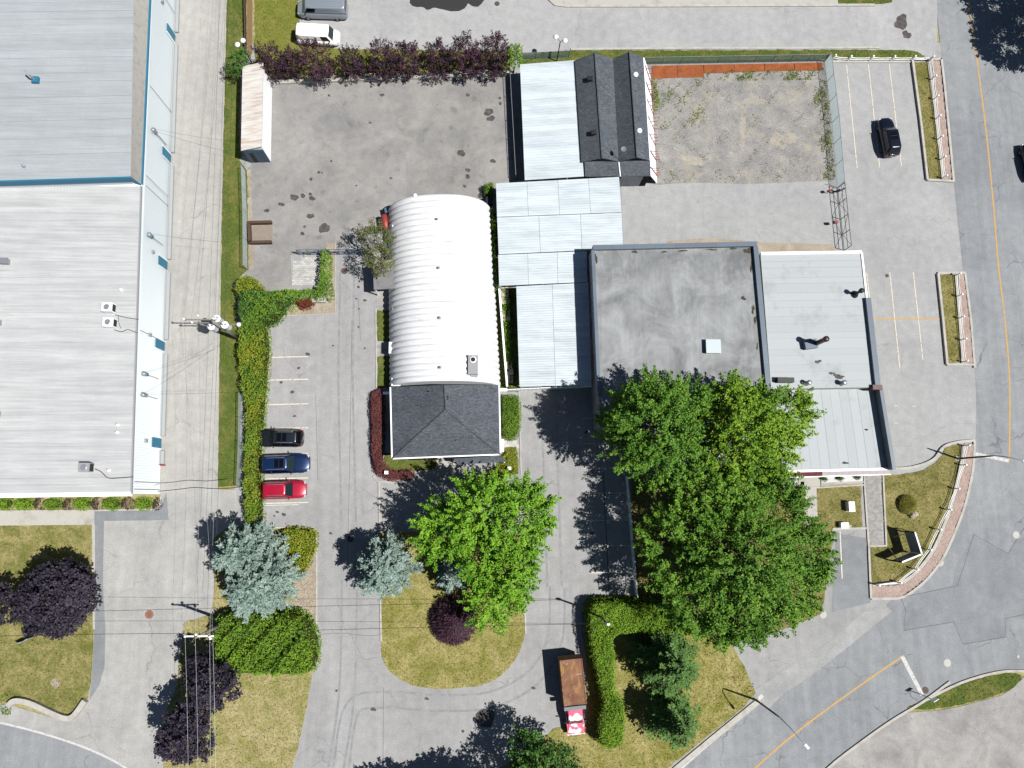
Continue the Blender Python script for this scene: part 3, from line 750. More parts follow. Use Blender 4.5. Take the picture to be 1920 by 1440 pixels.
def lerpP(c, u, v, h):
    """bilinear in pixel corners nw, ne, se, sw"""
    (a, b, d, e) = c
    x = (a[0] * (1 - u) + b[0] * u) * (1 - v) + (e[0] * (1 - u) + d[0] * u) * v
    y = (a[1] * (1 - u) + b[1] * u) * (1 - v) + (e[1] * (1 - u) + d[1] * u) * v
    return P(x, y, h)
def wl(c, u, v):
    a, b, d, e = (Vector(q) for q in c)
    return (a * (1 - u) + b * u) * (1 - v) + (e * (1 - u) + d * u) * v
def panels(parent, corners, rows, cols, mat, name='roof_panel', ribs=0, rib_h=0.03, gap=0.004, jit=0.006, thick=0.03, along='u'):
    """separate sheets over a (bilinear) world quad nw,ne,se,sw; each panel a mesh of its own"""
    rb = [0] + [(i + random.uniform(-.16, .16) * (thick == 0)) / rows for i in range(1, rows)] + [1]
    for r in range(rows):
        for c in range(cols):
            u0, u1 = c / cols, (c + 1) / cols; v0, v1 = rb[r], rb[r + 1]
            gu, gv = (gap / cols * 2 if cols > 1 else 0), (gap / rows if rows > 1 else 0)
            q = [wl(corners, u0 + gu * .5, v0 + gv), wl(corners, u1 - gu * .5, v0 + gv), wl(corners, u1 - gu * .5, v1 - gv), wl(corners, u0 + gu * .5, v1 - gv)]
            dz = random.uniform(-jit, jit)
            n = max(1, ribs) * 2 + 1 if ribs else 1
            vs = []; fs = []
            # profile across the panel, extruded along its length
            prof = [(0, 0), (1, 0)] if not ribs else [(0.0, rib_h)] + [p for i in range(ribs) for p in (((i + 0.12) / ribs, 0.0), ((i + 0.88) / ribs, 0.0), ((i + 1) / ribs, rib_h))]
            for t, z in prof:
                a, b = (q[0].lerp(q[3], t), q[1].lerp(q[2], t)) if along == 'u' else (q[0].lerp(q[1], t), q[3].lerp(q[2], t))
                up = Vector((0, 0, z + dz))
                vs += [a + up, b + up]
            m = len(prof)
            for i in range(m - 1):
                f = (2 * i, 2 * i + 2, 2 * i + 3, 2 * i + 1)
                fs.append(f if along == 'u' else f[::-1])
            # skirt
            o0 = len(vs)
            for w in (vs[0], vs[1], vs[2 * m - 1], vs[2 * m - 2]):
                vs.append(w - Vector((0, 0, thick + 0.03)))
            e = (0, 1, 2 * m - 1, 2 * m - 2)
            for i in range(4):
                fs.append((e[i], e[(i + 1) % 4], o0 + (i + 1) % 4, o0 + i))
            MB().add(vs, fs).build(name, mat, parent)
def flat_building(name, label, roofpx, h, wallmat, cat='building'):
    w = PL(roofpx, h)
    cx = sum(p.x for p in w) / len(w); cy = sum(p.y for p in w) / len(w)
    e = empty(name, (cx, cy, 0), label, cat)
    MB().prism([(p.x, p.y) for p in w], -0.02, h - 0.06).build('wall', wallmat, e)
    return e, w
def coping(parent, a, b, w, z0, z1, mat, seg=1, name='coping'):
    a, b = Vector(a), Vector(b)
    for i in range(seg):
        p, q = a.lerp(b, i / seg), a.lerp(b, (i + 1) / seg)
        d = (q - p).normalized() * 0.004
        strip(MB(), [p + d, q - d], w, z0, z1).build(name, mat, parent)
def vent_pipe(parent, p, h, r, mat, name='vent_pipe', cap=None):
    mb = MB().lathe(p, [(r * 1.6, 0), (r * 1.5, 0.05), (r, 0.08), (r, h)], 14)
    o = mb.build(name, mat, parent, True)
    if cap:
        MB().lathe((p[0], p[1], p[2] + h), [(r * 1.5, 0.02), (r * 1.9, 0.06), (r * 1.7, 0.16), (r * 0.5, 0.24)], 14).build('cap', cap, o, True)
    return o

# ---------------- warehouse on the left
WH = 6.0
wroof = [(-420, -300), (295, -300), (281, 0), (265, 345), (246, 926), (-420, 935)]
wh, w = flat_building('warehouse', 'long white warehouse with ribbed east wall, blue doors and stepped pale roof', wroof, WH, M['wall_white'], 'warehouse')
SE, NE = P(246, 926, WH), P(295, -300, WH)
# low roof strips
low = [P(-420, 347, WH), P(264, 349, WH), P(245.5, 922, WH), P(-420, 930, WH)]
panels(wh, low, 42, 1, M['roof_low'], 'roof_strip', jit=0.012, thick=0.0, gap=0.007)
up_h = 7.6
hi = [P(-420, -300, up_h), P(256, -300, up_h), P(245, 331, up_h), P(-420, 352, up_h)]
MB().prism([tuple(p) for p in inset([(p.x, p.y) for p in hi], .3)], WH - 0.05, up_h - 0.06).build('upper_wall', M['wall_white'], wh)
panels(wh, hi, 44, 1, M['roof_up'], 'roof_strip', jit=0.008, thick=0.0, gap=0.007)
# sloped edge strip down to the east eave
a0, a1 = P(256, -300, up_h), P(245, 331, up_h)
b0, b1 = P(294, -300, WH), P(265, 346, WH)
panels(wh, [a0, b0 + Vector((0, 0, .02)), b1 + Vector((0, 0, .02)), a1], 12, 1, M['roof_strip'], 'edge_strip', jit=0.002, thick=0, gap=0.0)
# blue fascia with ribbed skirt under it, facing the low roof
d = (hi[2] - hi[3]).normalized(); nn = Vector((d.y, -d.x, 0)) * 0.12
p0, p1 = hi[3], hi[2]
for i in range(14):
    q0, q1 = p0.lerp(p1, i / 14), p0.lerp(p1, (i + 1) / 14)
    MB().add([q0 + Vector((0, 0, .05)) + nn * 0, q1 + Vector((0, 0, .05)), q1 + nn + Vector((0, 0, -0.02)), q0 + nn + Vector((0, 0, -.02)), q0 + nn - Vector((0, 0, .95)), q1 + nn - Vector((0, 0, .95))],
             [(0, 3, 2, 1), (3, 4, 5, 2)]).build('fascia', M['blue'], wh)
MB().add([a1 + Vector((0, 0, .06)), b1 + Vector((0, 0, .1)), b1 + Vector((0, 0, -.5)) + nn, a1 + nn + Vector((0, 0, -.9))], [(0, 3, 2, 1)]).build('fascia', M['blue'], wh)
mb = MB()
L = (p1 - p0).length
for i in range(int(L / 0.3)):
    q = p0 + d * (i * 0.3)
    mb.box((q.x + nn.x * 0.4, q.y + nn.y * 0.4, WH + 0.35), (0.12, 0.08, 0.8), math.atan2(d.y, d.x))
mb.build('ribbed_skirt', M['wall_white'], wh)
# eave trims
coping(wh, P(281, 0, WH), P(295, -300, WH), 0.12, WH - .25, WH + .07, M['blue'], 4, 'eave_trim')
coping(wh, P(281, 0, WH), P(265.5, 345, WH), 0.12, WH - .25, WH + .07, M['blue'], 6, 'eave_trim')
coping(wh, P(264.5, 349, WH), P(246, 926, WH), 0.12, WH - .2, WH + .06, M['grey_unit'], 10, 'eave_trim')
coping(wh, P(246, 926, WH), P(-420, 935, WH), 0.4, WH - .25, WH + .1, M['white_trim'], 10, 'eave_trim')
# east wall: ribs as real cladding sheets
east_a, east_b = Vector((NE.x, NE.y, 0)), Vector((SE.x, SE.y, 0))
ed = (east_b - east_a).normalized(); en = Vector((-ed.y, ed.x, 0))
if en.x < 0: en = -en
Lw = (east_b - east_a).length
def on_east(px, py):     # base point along the wall for a pixel on the ground line
    p = P(px, py, 0); t = (p - east_a).dot(ed)
    return t
mb = MB()
nr = int(Lw / 0.25)
for i in range(nr):
    q = east_a + ed * (i * 0.25 + 0.1) + en * 0.012
    mb.box((q.x, q.y, 2.95), (0.07, 0.03, 5.6), math.atan2(ed.y, ed.x))
mb.build('wall_ribs', M['wall_white'], wh, kind='stuff')
M['plinth'] = plain('white_plinth', (206, 210, 210), 0.8, 0.2, var=0.05, kk=0.42)
door_ts = [on_east(324, 74), on_east(312, 300), on_east(309, 500), on_east(303, 651), on_east(297, 832)]
ends = [0.5]
for t in door_ts: ends += [t - 0.75, t + 0.75]
ends.append(Lw - 3.0)
for i in range(0, len(ends), 2):
    q0, q1 = east_a + ed * ends[i] + en * 0.22, east_a + ed * ends[i + 1] + en * 0.22
    strip(MB(), [q0, q1], 0.42, -0.02, 0.3).build('plinth', M['plinth'], wh)
    strip(MB(), [q0 - en * .16, q1 - en * .16], 0.1, 0.3, 0.42).build('plinth', M['plinth'], wh)
for t in door_ts:
    q = east_a + ed * t + en * 0.03
    dr = MB().box((q.x, q.y, 1.15), (1.0, 0.07, 2.05), math.atan2(ed.y, ed.x)).build('door', M['blue'], wh)
    q2 = q + en * 0.06 + ed * 0.38
    MB().box((q2.x, q2.y, 1.1), (0.05, 0.06, 0.14), math.atan2(ed.y, ed.x)).build('handle', M['galv'], dr)
    q3 = q + en * 0.02
    for s_ in (-1, 1):
        q4 = q3 + ed * (0.55 * s_)
        MB().box((q4.x, q4.y, 1.13), (0.08, 0.09, 2.2), math.atan2(ed.y, ed.x)).build('door_frame', M['white_trim'], dr)
def wall_box(t, z, size, mat, name, off=0.1):
    q = east_a + ed * t + en * off
    return MB().box((q.x, q.y, z), size, math.atan2(ed.y, ed.x)).build(name, mat, wh)
for py in (40, 490, 638, 827):
    wall_box(on_east(318, py + 4), 3.6, (0.32, 0.2, 0.4), M['grey_unit'], 'wall_lamp')
for py in (30, 215, 372, 390, 642, 905, 918):
    t = on_east(315, py)
    q = east_a + ed * t + en * 0.07
    MB().tube([(q.x, q.y, 0.3), (q.x, q.y, 5.6)], 0.035, 6).build('downpipe', M['grey_unit'], wh)
for py in (285, 470, 715, 752):
    t = on_east(312, py)
    q = east_a + ed * t + en * 0.18
    o = MB().lathe((q.x, q.y, 4.5), [(0.2, 0), (0.24, 0.1), (0.24, 0.35), (0.12, 0.5)], 12).build('service_head', M['galv'], wh, True)
    MB().tube([(q.x, q.y, 1.6), (q.x, q.y, 5.0), (q.x + en.x * .25, q.y + en.y * .25, 5.15)], 0.04, 6).build('conduit', M['galv'], wh)
    MB().box((q.x, q.y, 4.2), (0.3, 0.24, 0.4), math.atan2(ed.y, ed.x)).build('junction_box', M['blue'] if py in (470, 715) else M['grey_unit'], wh)
q = east_a + ed * on_east(303, 873) + en * 0.3
MB().tube([(q.x, q.y, 0.3), (q.x, q.y, 0.75), (q.x + .35, q.y, .75), (q.x + .35, q.y, .45)], 0.07, 8).build('standpipe', M['red_paint'], wh)
# parts fixed on its roof
def roof_box(parent, px, py, z, sx, sy, sz, mat, name, rz=0.0):
    p = P(px, py, z)
    return MB().box((p.x, p.y, z + sz / 2 + 0.01), (sx, sy, sz), rz).build(name, mat, parent)
c = P(69, 152, up_h)
vb = roof_box(wh, 69, 152, up_h, 0.62, 0.62, 0.35, M['blue'], 'roof_vent')
MB().tube([(c.x - .1, c.y, up_h + .3), (c.x - .1, c.y, up_h + 1.1), (c.x - .4, c.y + .35, up_h + 1.35)], 0.09, 8).build('vent_pipe', M['grey_unit'], vb)
for px, py in ((12, 492), (-4, 606), (-6, 777)):
    o = roof_box(wh, px, py, WH, 0.75, 0.5, 0.5, M['grey_unit'], 'roof_vent')
    p = P(px, py, WH)
    MB().box((p.x, p.y, WH + 0.55), (0.9, 0.6, 0.08)).build('hood', M['galv'], o)
for px, py in ((228, 544), (222, 797), (221, 811), (205, 882)):
    p = P(px, py, WH); vent_pipe(wh, (p.x, p.y, WH), 0.35, 0.09, M['white_trim'])
p = P(46, 313, up_h); vent_pipe(wh, (p.x, p.y, up_h), 0.35, 0.09, M['galv'])
# rooftop condensers are things of their own
def condenser(px, py, z, label, rz=0.0, mat='white_trim', size=(0.95, 0.85, 0.85)):
    p = P(px, py, z)
    e = empty('condenser_unit', (p.x, p.y, z), label, 'air conditioner')
    MB().box((p.x, p.y, z + size[2] / 2 + .08), size, rz).build('casing', M[mat], e)
    MB().box((p.x + size[0] / 2 + .012, p.y, z + size[2] * .55), (0.02, size[1] * .8, size[2] * .7), rz).build('grille', M['black_metal'], e)
    MB().lathe((p.x, p.y, z + size[2] + .085), [(size[1] * .32, 0), (size[1] * .34, .03), (size[1] * .3, .05)], 16).build('fan_guard', M['galv'], e)
    for s_ in (-1, 1):
        MB().box((p.x, p.y + s_ * size[1] * .35, z + .045), (size[0] * 1.05, .08, .07), rz).build('foot_rail', M['galv'], e)
    return e
condenser(209, 580, WH, 'upper of the two white condensers near the warehouse roof edge')
condenser(211, 608, WH, 'lower of the two white condensers near the warehouse roof edge')
condenser(167, 877, WH, 'grey condenser with looping cable near the warehouse front roof edge', mat='grey_unit')
def cable(name, label, pts, r=0.02, mat='black_metal', cat='cable', group=None, n=6):
    pts = [Vector(p) for p in pts]
    q = curve([tuple(p) for p in pts], n) if len(pts) > 2 else pts
    return tag(MB().tube(q, r, 5).build(name, M[mat]), label, cat, group)
cable('roof_cable', 'dark cable from the grey condenser to the warehouse eave', [P(178, 879, WH + .1), P(190, 885, WH + .05), P(203, 896, WH + .05), P(225, 896, WH + .05), P(250, 894, WH + .08)], 0.035)
cable('roof_cable', 'dark cable from the upper white condenser to the eave', [P(216, 590, WH + .1), P(235, 595, WH + .05), P(260, 599, WH + .1)], 0.03)
cable('roof_cable', 'dark cable from the lower white condenser to the eave', [P(214, 618, WH + .1), P(228, 622, WH + .05), P(240, 618, WH + .05), P(257, 624, WH + .1)], 0.03)
cable('roof_cable', 'thin cable linking the two white condensers', [P(222, 592, WH + .2), P(223, 606, WH + .12), P(227, 616, WH + .12)], 0.02)

# ---------------- shed with rusty roof
hE, hW = 3.7, 2.9
sh_ne, sh_nw, sh_se, sh_sw = P(494, 116, hE), P(455, 125, hW), P(491, 275, hE), P(452, 283, hW)
c = (sh_ne + sh_sw) / 2
shed = empty('shed', (c.x, c.y, 0), 'narrow white shed with rust streaked sheet roof by the alley', 'shed')
xy = [(sh_nw.x, sh_nw.y), (sh_ne.x, sh_ne.y), (sh_se.x, sh_se.y), (sh_sw.x, sh_sw.y)]
xi = inset(xy, 0.12)
MB().prism([tuple(p) for p in xi], -0.02, [hW - .1, hE - .1, hE - .1, hW - .1]).build('wall', M['wall_white'], shed)
panels(shed, [sh_nw, sh_ne, sh_se, sh_sw], 12, 1, M['rust_roof'], 'roof_sheet', ribs=3, rib_h=0.035, jit=0.01)
e0, e1 = Vector((xi[1].x, xi[1].y, 0)), Vector((xi[2].x, xi[2].y, 0))
for i in range(8):
    q0, q1 = e0.lerp(e1, i / 8), e0.lerp(e1, (i + 1) / 8)
    strip(MB(), [q0.lerp(q1, .01), q0.lerp(q1, .99)], 0.05, 0.1, hE - .12, ).build('side_panel', M['white_trim'], shed)
s0, s1 = Vector((xi[3].x, xi[3].y, 0)), Vector((xi[2].x, xi[2].y, 0))
for i in range(5):
    q0, q1 = s0.lerp(s1, i / 5), s0.lerp(s1, (i + 1) / 5)
    q0, q1 = q0.lerp(q1, .03) + Vector((0, -.03, 0)), q0.lerp(q1, .97) + Vector((0, -.03, 0))
    strip(MB(), [q0, q1], 0.05, 0.05, 2.2).build('front_panel', M['steel_blue'] if i != 1 else M['black_metal'], shed)
strip(MB(), [s0 + Vector((0, -.05, 0)), s1 + Vector((0, -.05, 0))], 0.06, 2.25, 2.9).build('front_header', M['steel_blue'], shed)

# ---------------- half-round steel hut
q_base = [P(731, 398, 0), P(918, 394, 0), P(936, 726, 0), P(734, 728, 0)]
c = sum(q_base, Vector()) / 4
hut = empty('quonset_hut', (c.x, c.y, 0), 'white half-round corrugated steel hut beside the central drive', 'building')
HQ = 4.5
NRIB = 31
def arch(v, t, rise=0.0):
    a, b = q_base[0].lerp(q_base[3], v), q_base[1].lerp(q_base[2], v)
    m = (a + b) / 2; hw = (b - a) / 2
    ct, st = math.cos(t), math.sin(t)
    # rounded arch: full sides, flatter crown
    sx = -math.copysign(abs(ct) ** 0.85, ct); sz = abs(st) ** 0.95
    return m + hw * sx * (1 + rise / 5.5) + Vector((0, 0, (HQ + rise) * sz))
NT = 22
for i in range(NRIB):
    vs = []; fs = []
    prof = [(0.0, 0.0), (0.14, 0.07), (0.32, 0.125), (0.5, 0.145), (0.68, 0.125), (0.86, 0.07), (1.0, 0.0)]
    for (s_, rr) in prof:
        for k2 in range(NT + 1):
            vs.append(arch((i + s_) / NRIB, math.pi * k2 / NT, rr * 1.25))
    for a in range(len(prof) - 1):
        for k2 in range(NT):
            x = a * (NT + 1) + k2
            fs.append((x, x + NT + 1, x + NT + 2, x + 1))
    MB().add(vs, fs).build('arch_panel', M['quonset'], hut, True)
for v in (0.0, 1.0):
    pts = [arch(v, math.pi * k2 / NT) for k2 in range(NT + 1)]
    fs = [tuple(range(len(pts)))] if v else [tuple(range(len(pts)))[::-1]]
    off = Vector((0, 0.02 if v else -0.02, 0))
    MB().add([p + off for p in pts], fs).build('end_wall', M['wall_white'], hut)
for px, py in ((820, 413), (823, 504), (825, 597), (826, 690)):
    p = P(px, py, HQ); o = vent_pipe(hut, (p.x, p.y, HQ - .1), 0.4, 0.07, M['galv'], cap=M['galv'])
for px, py in ((738, 424), (739, 458), (744, 505), (744, 511), (739, 580)):
    p = P(px, py, 2.3); MB().box(p, (0.3, 0.22, 0.2)).build('wall_lamp', M['white_trim'], hut)
p = P(778, 366, 4.3)
MB().lathe((p.x, p.y, 4.1), [(0.05, 0), (0.2, .05), (0.22, .2), (.1, .32)], 14).build('wall_lamp', M['white_trim'], hut, True)
# porch with flat felt roof on the hut's west side
pp = PL([(699, 497), (741, 494), (743, 541), (701, 543)], 2.6)
MB().prism([(p.x, p.y) for p in pp], 2.45, 2.6).build('porch_roof', M['roof_felt'], hut)
for i in (0, 3):
    MB().box((pp[i].x + .1, pp[i].y + (-.12 if i == 0 else .12), 1.2), (.12, .12, 2.5)).build('porch_post', M['white_trim'], hut)
MB().prism([(p.x, p.y) for p in PL([(712, 503), (741, 501), (742, 533), (713, 535)], 0)], -.02, 2.4).build('porch_wall', M['wall_cream'], hut)
# window boxes on the west flank
for px, py, sx, sy in ((738, 621, 0.9, 1.0), (737, 652, 1.35, 1.2), (738, 714, 0.9, 1.1)):
    p = P(px, py, 1.9)
    MB().box((p.x + .25, p.y, 1.0), (sx, sy, 1.9)).build('window_box', M['white_trim'], hut)
    MB().box((p.x + .25 - sx / 2 - .012, p.y, 1.1), (.02, sy * .7, 1.0)).build('window_pane', M['dark'], hut)
# rooftop unit
p = P(887, 685, 4.2)
ru = empty('rooftop_unit', (p.x, p.y, 3.7), 'grey box ventilation unit on the white curved hut roof', 'ventilation unit')
MB().box((p.x, p.y, 4.1), (1.0, 1.95, 1.1)).build('casing', M['grey_unit'], ru)
MB().lathe((p.x, p.y + .5, 4.65), [(.3, 0), (.33, .06), (.28, .1)], 16).build('fan_ring', M['white_trim'], ru)
MB().lathe((p.x, p.y + .5, 4.76), [(.24, 0), (.22, .02)], 16).build('fan', M['black_metal'], ru)
MB().box((p.x + .1, p.y - 1.1, 4.0), (.7, .25, .5)).build('duct', M['grey_unit'], ru)

# ---------------- office with hip roof
hE_, hR = 3.0, 5.2
nw, ne, se, sw = P(732, 726, hE_), P(936, 722, hE_), P(938.5, 852, hE_), P(735, 860, hE_)
pk, rn = P(836, 768, hR), P(833, 722, hR)
c = (nw + se) / 2
office = empty('office_house', (c.x, c.y, 0), 'office annex with charcoal shingled hip roof joined to the hut', 'building')
xi = inset([(p.x, p.y) for p in (nw, ne, se, sw)], 0.45)
MB().prism([tuple(p) for p in xi], -.02, hE_ - .12).build('wall', M['wall_cream'], office)
t = Vector((0, 0, -.12))
MB().add([nw, ne, se, sw, pk, rn, nw + t, ne + t, se + t, sw + t], [(3, 4, 5, 0), (2, 1, 5, 4), (3, 2, 4), (0, 6, 9, 3), (3, 9, 8, 2), (2, 8, 7, 1), (6, 7, 8, 9), (0, 5, 1, 7, 6)]).build('roof', M['shingle'], office)
for a, b in ((sw, pk), (se, pk), (pk, rn)):
    strip_pts = [a + Vector((0, 0, .03)), b + Vector((0, 0, .03))]
    MB().tube(strip_pts, .09, 6).build('ridge_cap', M['shingle'], office)
for a, b in ((sw, se), (sw, nw), (se, ne)):
    coping(office, a, b, 0.14, hE_ - .16, hE_ + .03, M['white_trim'], 1, 'gutter')
p = P(836, 746, 4.9); MB().box((p.x, p.y, 4.95), (.5, .45, .35)).build('roof_vent', M['black_metal'], office)
p = P(854, 826, 3.7); vent_pipe(office, (p.x, p.y, 3.5), .3, .06, M['black_metal'])
p = P(804, 734, 4.7); vent_pipe(office, (p.x, p.y, 4.5), .3, .06, M['black_metal'])
# porch roof south east
pr = [P(850, 860, 2.7), P(938, 854, 2.7), P(951, 866, 2.45), P(858, 871, 2.45)]
MB().add(pr + [q + Vector((0, 0, -.12)) for q in pr], [(0, 3, 2, 1), (4, 5, 6, 7), (0, 1, 5, 4), (1, 2, 6, 5), (2, 3, 7, 6), (3, 0, 4, 7)]).build('porch_roof', M['shingle'], office)
for px, py in ((862, 869), (946, 866)):
    p = P(px, py, 2.4); MB().box((p.x, p.y, 1.2), (.12, .12, 2.4)).build('porch_post', M['white_trim'], office)
for px, py in ((780, 862), (815, 862)):
    p = P(px, py, 1.5); MB().box((p.x, p.y + .05, 1.5), (1.4, .06, 1.1)).build('window', M['dark'], office)
p = P(941, 836, 1.2); MB().box((p.x, p.y, 0.9), (.4, 1.3, 1.6)).build('side_cabinet', M['white_trim'], office)
p = P(726, 737, 1.3); MB().box((p.x, p.y, 1.25), (.9, .28, .2)).build('wall_bracket', M['white_trim'], office)
p = P(943, 731, 1.5); MB().box((p.x, p.y, 1.3), (.9, .3, .5)).build('wall_bracket', M['white_trim'], office)

# ---------------- twin-gable workshop
hv, hr = 3.0, 4.2
W0, W1 = P(1078, 113, hv), P(1090, 304, hv)
R0, R1 = P(1115, 99, hr), P(1128.5, 296, hr)
V0, V1 = P(1149, 110, hv), P(1160, 303, hv)
S0, S1 = P(1180, 97, hr), P(1194, 295, hr)
E0, E1 = P(1207, 108, hv), P(1219, 301, hv)
F0, F1, F2 = P(1097, 331, 2.6), P(1220, 330, 2.6), P(1160, 331, 2.6)
K0, K1 = P(1096, 303, hv - .02), P(1219, 301, hv - .02)
c = (W0 + E1) / 2
shop = empty('workshop', (c.x, c.y, 0), 'workshop with two dark shingled gables side by side', 'building')
base = inset([(p.x, p.y) for p in (W0, E0, K1, K0)], .25)
MB().prism([tuple(p) for p in base], -.02, hv - .1).build('wall', M['wall_grey'], shop)
t = Vector((0, 0, -.1))
for a, b, c2, d2, mt in ((W0, R0, R1, W1, 'shingle2'), (R0, V0, V1, R1, 'shingle'), (V0, S0, S1, V1, 'shingle'), (S0, E0, E1, S1, 'shingle')):
    MB().add([a, b, c2, d2, a + t, b + t, c2 + t, d2 + t], [(0, 3, 2, 1), (4, 5, 6, 7), (0, 1, 5, 4), (1, 2, 6, 5), (2, 3, 7, 6), (3, 0, 4, 7)]).build('roof_slope', M[mt], shop)
for a, b in ((R0, R1), (S0, S1)):
    MB().tube([a + Vector((0, 0, .02)), b + Vector((0, 0, .02))], .09, 6).build('ridge_cap', M['shingle'], shop)
for a, b, c2 in ((W1, R1, V1), (V1, S1, E1), (W0, R0, V0), (V0, S0, E0)):
    o_ = Vector((0, .3 if a in (W1, V1) and c2 in (V1, E1) else -.3, 0))
    MB().add([a + o_ + t, c2 + o_ + t, b + o_ + t], [(0, 1, 2)]).build('gable_wall', M['steel_blue'], shop)
MB().add([K0, K1, F1, F0, K0 + t, K1 + t, F1 + t, F0 + t], [(0, 3, 2, 1), (4, 5, 6, 7), (0, 1, 5, 4), (1, 2, 6, 5), (2, 3, 7, 6), (3, 0, 4, 7)]).build('skirt_roof', M['shingle2'], shop)
a, b = P(1160, 304, hv + .03), P(1163, 331, 2.65)
MB().tube([a, b], .07, 5).build('flashing', M['white_trim'], shop)
strip(MB(), [E0, K1], .1, hv - .12, hv + .03).build('gutter', M['white_trim'], shop)
fs0, fs1 = P(1165, 333, 2.5), P(1219, 332, 2.5)
for i in range(9):
    q0, q1 = fs0.lerp(fs1, i / 9), fs0.lerp(fs1, (i + .94) / 9)
    strip(MB(), [(q0.x, q0.y + .12), (q1.x, q1.y + .12)], .05, .02, 2.45).build('front_panel', M['wall_grey'] if i < 7 else M['dark'], shop)
for px, py in ((1191, 142), (1198, 247)):
    p = P(px, py, 3.75); vent_pipe(shop, (p.x, p.y, 3.55), .35, .16, M['galv'], 'turbine_vent', M['white_trim'])
for px, py in ((1106, 149), (1113, 250)):
    p = P(px, py, 3.9); MB().box((p.x, p.y, 3.95), (.55, .5, .5)).build('roof_vent', M['black_metal'], shop)
p = P(1162, 298, 3.2)
ant = empty('antenna', (p.x, p.y, 3.0), 'thin leaning roof mast with a small dish between the gables', 'antenna')
tip = P(1171, 262, 6.0)
MB().tube([(p.x, p.y, 3.0), (p.x + .05, p.y + .1, 5.2)], .03, 5).build('mast', M['galv'], ant)
MB().lathe((p.x + .05, p.y + .15, 5.0), [(.02, 0), (.18, .05), (.3, .16), (.28, .17), (.1, .08)], 14).build('dish', M['wall_grey'], ant)
# sloped white rack along the east side with red frames
rack = empty('lumber_rack', P(1225, 230, 0), 'leaning white panel rack with red arms along the workshop', 'rack')
r_top0, r_top1 = P(1208, 108, 2.9), P(1220, 330, 2.7)
r_bot0, r_bot1 = P(1220, 146, .35), P(1232, 344, .3)
for i in range(7):
    f0, f1 = i / 7, (i + .97) / 7
    a, b, c2, d2 = r_top0.lerp(r_top1, f0), r_bot0.lerp(r_bot1, f0), r_bot0.lerp(r_bot1, f1), r_top0.lerp(r_top1, f1)
    MB().add([a, b, c2, d2, a + t, b + t, c2 + t, d2 + t], [(0, 1, 2, 3), (7, 6, 5, 4), (0, 4, 5, 1), (1, 5, 6, 2), (2, 6, 7, 3), (3, 7, 4, 0)]).build('panel', M['wall_white'], rack)
for i in range(7):
    f = (i + .5) / 7
    a, b = r_top0.lerp(r_top1, f) + Vector((.06, 0, .06)), r_bot0.lerp(r_bot1, f) + Vector((.06, 0, .06))
    MB().tube([a, b, (b.x, b.y, 0)], .05, 5).build('rack_frame', M['red_paint'], rack)
    for j in range(4):
        s_ = a.lerp(b, .15 + j * .26)
        MB().tube([s_, s_ + Vector((.75 - .1 * j, 0, .06))], .035, 5).build('rack_arm', M['red_paint'], rack)

# ---------------- white sheet canopies
def canopy(label, corners, h, rows, cols, posts=True):
    w = [P(x, y, h) for x, y in corners]
    c = sum(w, Vector()) / 4
    e = empty('canopy', (c.x, c.y, 0), label, 'canopy', 'white sheet metal canopies')
    panels(e, w, rows, cols, M['white_metal'], 'roof_sheet', ribs=2, rib_h=.03, jit=.012, gap=.0015)
    MB().prism([tuple(p) for p in inset([(p.x, p.y) for p in w], .1)], h - .3, h - .1).build('frame', M['galv'], e)
    for u in (0.02, .5, .98):
        for v in (.03, .5, .97):
            q = wl(w, u, v); MB().box((q.x, q.y, (h - .3) / 2), (.14, .14, h - .3)).build('post', M['galv'], e)
    return e
canopy('white ribbed canopy on the left flank of the twin-gable workshop', [(975, 121), (1079, 113), (1095, 331), (984, 338)], 2.75, 22, 1)
canopy('wide white canopy spanning between workshop and half-round hut, north half', [(930, 344), (1161, 332), (1166, 398), (932, 407)], 2.65, 7, 4)
canopy('wide white canopy patched from several sheets touching the grey roofed building', [(932, 408), (1166, 399), (1169, 466), (935, 477)], 2.6, 7, 3)
canopy('short white canopy strip just left of the grey roofed building', [(934, 478), (1100, 471), (1101, 529), (936, 536)], 2.55, 6, 3)
canopy('long white canopy south of the others, half shaded by the grey roofed building', [(968, 537), (1103, 530), (1109, 722), (974, 725)], 2.55, 21, 2)

# ---------------- grey flat roofed building
GH = 5.0
groof = [(1111, 466), (1417, 459), (1441, 742), (1445, 800), (1127, 800), (1123, 742)]
gb, w = flat_building('flat_roof_building', 'large building with weathered grey flat roof behind the maples', groof, GH, M['wall_grey'])
MB().poly([q + Vector((0, 0, -.02)) for q in w]).build('roof', M['roof_grey'], gb)
coping(gb, w[0], w[1], .5, GH - .3, GH + .35, M['coping'], 8, 'parapet')
coping(gb, w[1] + Vector((-.15, -.27, 0)), w[3], .5, GH - .3, GH + .35, M['coping'], 9, 'parapet')
coping(gb, w[0] + Vector((0, -.27, 0)), w[5], .34, GH - .3, GH + .3, M['coping'], 9, 'parapet')
a, b = Vector((w[0].x - .03, w[0].y, 0)), Vector((w[4].x - .03, w[4].y, 0))
nP = 34
for i in range(nP):
    q0, q1 = a.lerp(b, i / nP), a.lerp(b, (i + .9) / nP)
    strip(MB(), [q0, q1], .05, 0.02, GH - .32).build('wall_sheet', M['steel_blue'] if i % 1 else M['wall_grey'], gb)
p = P(1335, 651, GH)
MB().box((p.x, p.y, GH + .2), (1.45, 1.35, .45)).build('skylight_curb', M['galv'], gb)
MB().box((p.x, p.y, GH + .46), (1.52, 1.42, .08)).build('skylight_dome', plain('skylight', (222, 236, 240), .3, .5), gb)
M['moss'] = plain('roof_debris', (92, 84, 72), .95, .05, var=.3, bump=.6)
